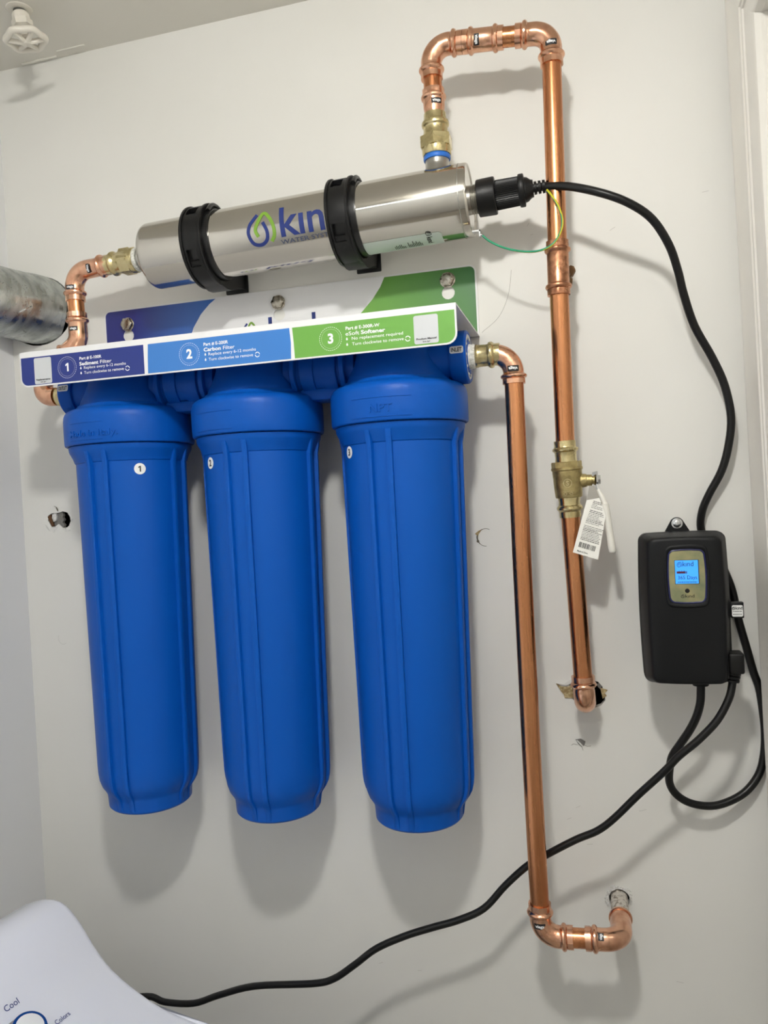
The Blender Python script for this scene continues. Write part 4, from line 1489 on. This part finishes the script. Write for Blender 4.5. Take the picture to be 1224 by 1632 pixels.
random.seed(11)
while x < .149:
    ww = random.uniform(.0008, .003)
    rows.append(poly2([(x, 1.4003), (x + ww, 1.4003), (x + ww, 1.4014), (x, 1.4014)]))
    x += ww + .0006
add('small_print', flat(join2(*rows), .0726), 'screen_ink', scn, smooth=0)
add('button', lathe((.1352, -.0718, 1.3877), (0, -1, 0), [(0, .0033), (.0012, .0033), (.0018, .0026)], 20), 'black_gloss', ct)
add('lettering', flat(kind2d(.1320, 1.3776, .0045, .0128, .01), .0722), 'print_black', dp, smooth=0)
bb, gg = drop2d(.1262, 1.3770, .0052, .12)
add('logo_drop', flat(join2(bb, gg), .0722), 'print_black', dp, smooth=0)
# hanging tab with screw
tab = prism([(0.1095, 1.4700)] + [(0.1303 + .010 * cos(a), 1.4868 + .0095 * sin(a)) for a in [rad(150 - 10 * k) for k in range(13)]] + [(0.1512, 1.4700)], .013, .017)
add('hanging_tab', tab, 'black_matte', ct, smooth=0)
sw = add('screw', lathe((0.1303, -.0168, 1.4868), (0, -1, 0), [(0, .0083), (.0012, .0083), (.0014, .0062), (.0030, .0060), (.0042, .0045), (.0046, .002)], 28), 'chrome', ct, smooth=30)
add('screw_shank', lathe((0.1303, .01, 1.4868), (0, -1, 0), [(0, .0025), (.028, .0025)], 10), 'chrome', sw)
# side rail, cable gland
add('side_rail', box((0.186, -.044, 1.252), (0.1985, -.0155, 1.372), .003), 'black_matte', ct, smooth=30)
add('cable_gland', lathe((0.1527, -.034, 1.2455), (0, 0, -1), [(0, .0125), (.007, .0125), (.0095, .0115), (.0105, .0065)], 28), 'black_matte', ct, smooth=30)
add('power_socket', box((0.1860, -.060, 1.2520), (0.1905, -.020, 1.2960), .001), 'black', ct, smooth=30)

XF = None
add('added_spacer', box((0.100, -.0775, 1.290), (0.150, -.0004, 1.400), .003), 'black_matte', ct, smooth=30)  # support added to bridge the gap between wall and moved box
add('added_spacer_bolt', lathe((0.1243, .01, 1.4910), (0, -1, 0), [(0, .0025), (.09, .0025)], 10), 'chrome', ct)  # bolt added across the same gap, up to the tab
XF = (V((.1338, -.045, 1.3572)), V((.1272, -.1065, 1.3666)), .951)  # same scaling about the camera for the module and cord plug
# plug-in module
dg_ = root('plug_in_module', 'small black plug-in block with a white logo sticker at the controller side', 'module', (0.205, -0.04, 1.3415))
add('module_body', box((0.1990, -.0465, 1.3415), (0.2168, -.036, 1.3657), .0012), 'black', dg_, smooth=30)
add('module_neck', box((0.1895, -.0435, 1.3445), (0.1992, -.038, 1.3640), .0008), 'black', dg_, smooth=30)
add('logo_sticker', flat(poly2(rrect(.1998, 1.3440, .2153, 1.3613, .0022)), .0468), 'sticker_white', dg_, smooth=0, label='white sticker with kind logo')
add('lettering', flat(kind2d(.2052, 1.3548, .0045, .0095, .02), .0470), 'print_black', dg_, smooth=0)
bb, gg = drop2d(.2004, 1.3545, .0045, .16)
add('logo_drop', flat(join2(bb, gg), .0470), 'print_black', dg_, smooth=0)
rows = []
for z in (1.3515, 1.3470):
    x = .2012
    while x < .2138:
        ww = random.uniform(.0008, .0025)
        rows.append(poly2([(x, z), (x + ww, z), (x + ww, z + .0010), (x, z + .0010)]))
        x += ww + .0005
add('small_print', flat(join2(*rows), .0470), 'print_black', dg_, smooth=0)

# power cord
pc = root('power_cord', 'black power cord sagging from the controller behind the long copper pipe to the lower left', 'cord', (0.19, -0.05, 0.63))
add('plug_body', box((0.1908, -.060, 1.2590), (0.2128, -.030, 1.2905), .0035, 3), 'black', pc, smooth=30)
nk = [(0, .0105)]
for k in range(3):
    b0 = .0005 + k * .0055
    nk += [(b0, .0082 - k * .0004), (b0 + .0004, .0112 - k * .0006), (b0 + .0036, .0110 - k * .0006), (b0 + .0040, .0082 - k * .0004)]
add('strain_relief', lathe((0.1985, -.045, 1.2600), (-.12, 0, -1), nk, 26), 'black', pc, smooth=30)
XF = None
CORD = [(0.1882, -0.104, 1.2668), (0.1862, -0.106, 1.2536), (0.1801, -0.11, 1.2345), (0.1631, -0.115, 1.2055), (0.1369, -0.116, 1.1767), (0.1092, -0.113, 1.1508), (0.0894, -0.11, 1.1276), (0.0492, -0.105, 1.0863), (0.0144, -0.103, 1.0494), (-0.0112, -0.101, 1.0278), (-0.0435, -0.099, 1.0112), (-0.09, -0.0985, 0.9837), (-0.12, -0.0985, 0.9642), (-0.1549, -0.1, 0.9315), (-0.19, -0.103, 0.8935), (-0.2302, -0.106, 0.8729), (-0.2729, -0.11, 0.8589), (-0.318, -0.115, 0.8434), (-0.3668, -0.118, 0.8196), (-0.404, -0.12, 0.7906), (-0.4427, -0.12, 0.7623), (-0.4824, -0.118, 0.7484), (-0.593, -0.105, 0.7231), (-0.6676, -0.095, 0.692), (-0.7212, -0.09, 0.6676), (-0.7821, -0.085, 0.6592), (-0.8209, -0.08, 0.6616), (-0.8984, -0.075, 0.6349), (-0.93, -0.07, 0.55), (-0.94, -0.06, 0.35), (-0.94, -0.05, 0.12)]
CORD = [(a, b, c) for a, b, c in CORD]
add('cable', sweep(smoothpath([(0.191, -0.104, 1.2741)] + CORD, 5), .0056, 16), 'cable', pc, smooth=60)

# ================================================================== VENT DUCT
du = root('vent_duct', 'dented galvanised round vent duct entering the wall at the left corner', 'duct', (-1.03, -0.02, 1.88))
dd = V((0.5182, 0.8504, -0.0910)).normalized()
dc = V((-1.0307, 0.0, 1.9535))
a = dc + dd * .03
DR = .0655
pp = []
rr_ = []
for k in range(24):
    t = -.03 + k * .0165
    pp.append(dc - dd * t)
    rr_.append(DR + (.0012 if 2 <= k <= 3 else 0))
g = sweep(pp, rr_, 64, x0=(0, 0, 1))
random.seed(5)
dents = [(random.uniform(0, .36), random.uniform(0, 2 * pi), random.uniform(.012, .03), random.uniform(-.0012, .0006)) for _ in range(26)]
vv = []
for v in g[0]:
    q = v - dc
    t = -q.dot(dd)
    rv = q + dd * t
    th = math.atan2(rv.z, rv.dot(V((dd.y, -dd.x, 0)).normalized()))
    off = 0
    for (t0, a0, w0, h0) in dents:
        da = (th - a0 + pi) % (2 * pi) - pi
        e2 = ((t - t0) ** 2 + (da * DR) ** 2) / w0 ** 2
        if e2 < 6:
            off += h0 * math.exp(-e2)
    vv.append(v + rv.normalized() * off)
add('duct_pipe', (vv, g[1]), 'galv', du, smooth=40)
# a bright gouge
side = dd.cross(V((0, 0, 1))).normalized()
if side.y > 0:
    side = -side


def ond(t, ang, r):
    return dc - dd * t + (side * cos(ang) + dd.cross(side).normalized() * (sin(ang) if dd.cross(side).z > 0 else -sin(ang))) * r


add('gouge', sweep(smoothpath([ond(.056, rad(-27), DR), ond(.046, rad(-19), DR + .0008), ond(.034, rad(-11), DR)], 4), [.0004] + [.0016] * 7 + [.0004], 8), 'chrome', du, label='bright gouge in the metal')
g2 = []
for k in range(110):
    t, an, l = random.uniform(.02, .22), random.uniform(-1.2, 1.3), random.uniform(.001, .0055)
    k_ = random.uniform(-.9, 1.0)
    g2.append(sweep([ond(t, an, DR - .0001), ond(t - l * .7, an + l / DR * k_, DR - .0001)], random.uniform(.0002, .0007), 5))
add('scratches', join(*g2), 'galv_edge', du, smooth=0, kind='stuff')

# ================================================================== CEILING SHUT-OFF VALVE
cv = root('shutoff_valve', 'white painted shut-off valve with a round wheel handle under the ceiling', 'valve', (-0.912, -0.152, 2.37))
vx = V((-0.9185, -0.1455, CEIL))
ax_ = V((0.0075, 0.003, -0.055)).normalized()
add('pipe_stub', lathe(vx - ax_ * .0, ax_, [(.001, .0105), (.012, .0105)], 20), 'galv_edge', cv)
add('escutcheon', lathe(vx, (0, 0, -1), [(.0003, .022), (.0015, .021), (.003, .015), (.0032, .012)], 28), 'valve_white', cv)
add('valve_body', lathe(vx, ax_, [(.008, .0125), (.011, .0145), (.020, .0148), (.0205, .0152, 6), (.032, .0152, 6), (.033, .012), (.036, .0075), (.052, .0058)], 36), 'valve_white', cv, smooth=30)
hc = vx + ax_ * .052
ux, uy, uz = frame(ax_)
rim = []
for k in range(73):
    a = 2 * pi * k / 72
    rr = .0305 * (1 + .06 * cos(6 * a))
    rim.append(hc + ux * (rr * cos(a)) + uy * (rr * sin(a)) + uz * .001)
wh = add('wheel', sweep(rim, [.0055] * 73, 12, caps=False), 'valve_white', cv)
for k in range(6):
    a = 2 * pi * k / 6
    d_ = ux * cos(a) + uy * sin(a)
    add('spoke', sweep([hc + uz * .006, hc + d_ * .015 + uz * .0045, hc + d_ * .0305 + uz * .001], [.0055, .0044, .0044], 10), 'valve_white', wh)
add('hub', lathe(hc, ax_, [(-.004, .006), (.002, .009), (.008, .0095), (.0105, .007), (.011, .003)], 20), 'valve_white', wh)

# ================================================================== WASHING MACHINE (console corner)
wm = root('washing_machine', 'white washing machine with a curved control console in the lower left corner', 'washing machine', (-0.75, -0.55, FLOOR))
WO = V((-0.8702, -0.25, 0.9290))
an = rad(11)
wu = V((sin(an), cos(an), 0))
wv = V((cos(an), -sin(an), 0))
prof_c = [(-.080, -.135), (-.080, -.050), (-.072, -.030), (-.055, -.0175), (-.035, -.0095), (-.0223, -.0050), (-.008, -.0012), (.006, .0004), (.0215, -.0004), (.0352, -.0055), (.048, -.0145), (.0613, -.0262), (.074, -.0400), (.0862, -.0548), (.1045, -.0728), (.1237, -.0868), (.1425, -.0965), (.1612, -.1045), (.198, -.1175), (.225, -.1238), (.252, -.1278), (.285, -.1297), (.3218, -.1302), (.3218, -.135)]


def offset_in(pl, d):
    n = len(pl)
    out = []
    for i in range(n):
        a, b, c = V(pl[i - 1]), V(pl[i]), V(pl[(i + 1) % n])
        t = ((b - a).normalized() + (c - b).normalized())
        if t.length < 1e-6:
            t = c - b
        t = t.normalized()
        nrm = V((t.y, -t.x))
        out.append((b.x + nrm.x * d, b.y + nrm.y * d))
    return out


def wpt(s, p):
    return WO + wu * s + wv * p[0] + V((0, 0, p[1]))


secs = [(0.0, .0075), (-.001, .0045), (-.0032, .002), (-.0065, .0004), (-.010, 0.0), (-.60, 0.0), (-.606, .002), (-.61, .0075)]
vs, fs = [], []
n = len(prof_c)
for s, ins in secs:
    pl = prof_c if ins == 0 else offset_in(prof_c, ins)
    pl = [(x, max(z, -.135)) for x, z in pl]
    vs += [wpt(s, p) for p in pl]
for i in range(len(secs) - 1):
    for k in range(n):
        a = i * n + k
        b = i * n + (k + 1) % n
        fs.append([a, b, b + n, a + n])
fs.append(list(range(n))[::-1])
fs.append([(len(secs) - 1) * n + k for k in range(n)])
con = add('console', fixn((vs, fs)), 'appliance', wm, smooth=50)
# cabinet below
bm = bmesh.new()
bmesh.ops.create_cube(bm, size=1.0)
zt_ = WO.z - .1355
for v in bm.verts:
    u = -.61 + (v.co.x + .5) * .61
    q = -.080 + (v.co.y + .5) * .68
    z = FLOOR + .015 + (v.co.z + .5) * (zt_ - FLOOR - .015)
    v.co = wpt(u, (q, 0)) * V((1, 1, 0)).length * 0 + V((wpt(u, (q, 0)).x, wpt(u, (q, 0)).y, z))
bmesh.ops.recalc_face_normals(bm, faces=bm.faces[:])
bmesh.ops.bevel(bm, geom=bm.edges[:], offset=.008, segments=3, profile=.5, affect='EDGES')
add('cabinet', frombm(bm), 'appliance', wm, smooth=30)
bm = bmesh.new()
bmesh.ops.create_cube(bm, size=1.0)
for v in bm.verts:
    p = wpt(-.575 + (v.co.x + .5) * .54, (.335 + (v.co.y + .5) * .25, 0))
    v.co = V((p.x, p.y, zt_ - .001 + (v.co.z + .5) * .012))
bmesh.ops.recalc_face_normals(bm, faces=bm.faces[:])
bmesh.ops.bevel(bm, geom=bm.edges[:], offset=.004, segments=2, profile=.5, affect='EDGES')
add('lid', frombm(bm), 'appliance', wm, smooth=30)
for su in (-.56, -.05):
    for sv in (-.04, .56):
        p = wpt(su, (sv, 0))
        add('foot', lathe((p.x, p.y, FLOOR + .0002), (0, 0, 1), [(0, .02), (.012, .02), (.013, .012), (.02, .012)], 16), 'black', wm)
# panel frame for the knob: point on the curved face (s along width, arc position along profile)
arcl = [0]
for a, b in zip(prof_c[9:], prof_c[10:]):
    arcl.append(arcl[-1] + math.hypot(b[0] - a[0], b[1] - a[1]))


def panel(s, t):
    for i in range(len(arcl) - 1):
        if arcl[i] <= t <= arcl[i + 1] or i == len(arcl) - 2:
            k = (t - arcl[i]) / (arcl[i + 1] - arcl[i])
            a, b = prof_c[9 + i], prof_c[10 + i]
            p = (a[0] + (b[0] - a[0]) * k, a[1] + (b[1] - a[1]) * k)
            tg_ = V((b[0] - a[0], b[1] - a[1])).normalized()
            nrm = wv * (-tg_.y) + V((0, 0, tg_.x))
            return wpt(s, p), (wv * tg_.x + V((0, 0, tg_.y))), nrm


KS, KT = -.165, .128
kp, kd, kn = panel(KS, KT)
if kn.z < 0:
    kn = -kn
add('knob_ring', lathe(kp - kn * .004, kn, [(0, .034), (.007, .034), (.008, .031), (.008, .024)], 40), 'chrome', wm, label='chrome ring round the knob')
kb = add('knob', lathe(kp - kn * .004, kn, [(.0, .026), (.012, .0265), (.026, .0235), (.028, .0225), (.0285, .0185)], 40), 'knob_blue', wm, label='round knob with a dark blue rim')
add('knob_cap', lathe(kp + kn * .0235, kn, [(0, .0185), (.0012, .0185), (.002, .016)], 32), 'knob_white', kb)


def onpanel(g, s0, t0):
    """2-D x runs along the width towards the back wall, y up the panel"""
    out = []
    for x, y in g[0]:
        p, d_, n_ = panel(s0 + x, t0 - y)
        if n_.z < 0:
            n_ = -n_
        out.append(p + n_ * .0006)
    return out, g[1]


add('lettering', onpanel(text2d('Cool', -.012, 0, .0085, .022, .005), KS + .012, KT - .046), 'print_navy', con, smooth=0)
add('lettering', onpanel(text2d('Colors', -.012, 0, .0070, .024, .005), KS + .055, KT + .012), 'print_navy', con, smooth=0)
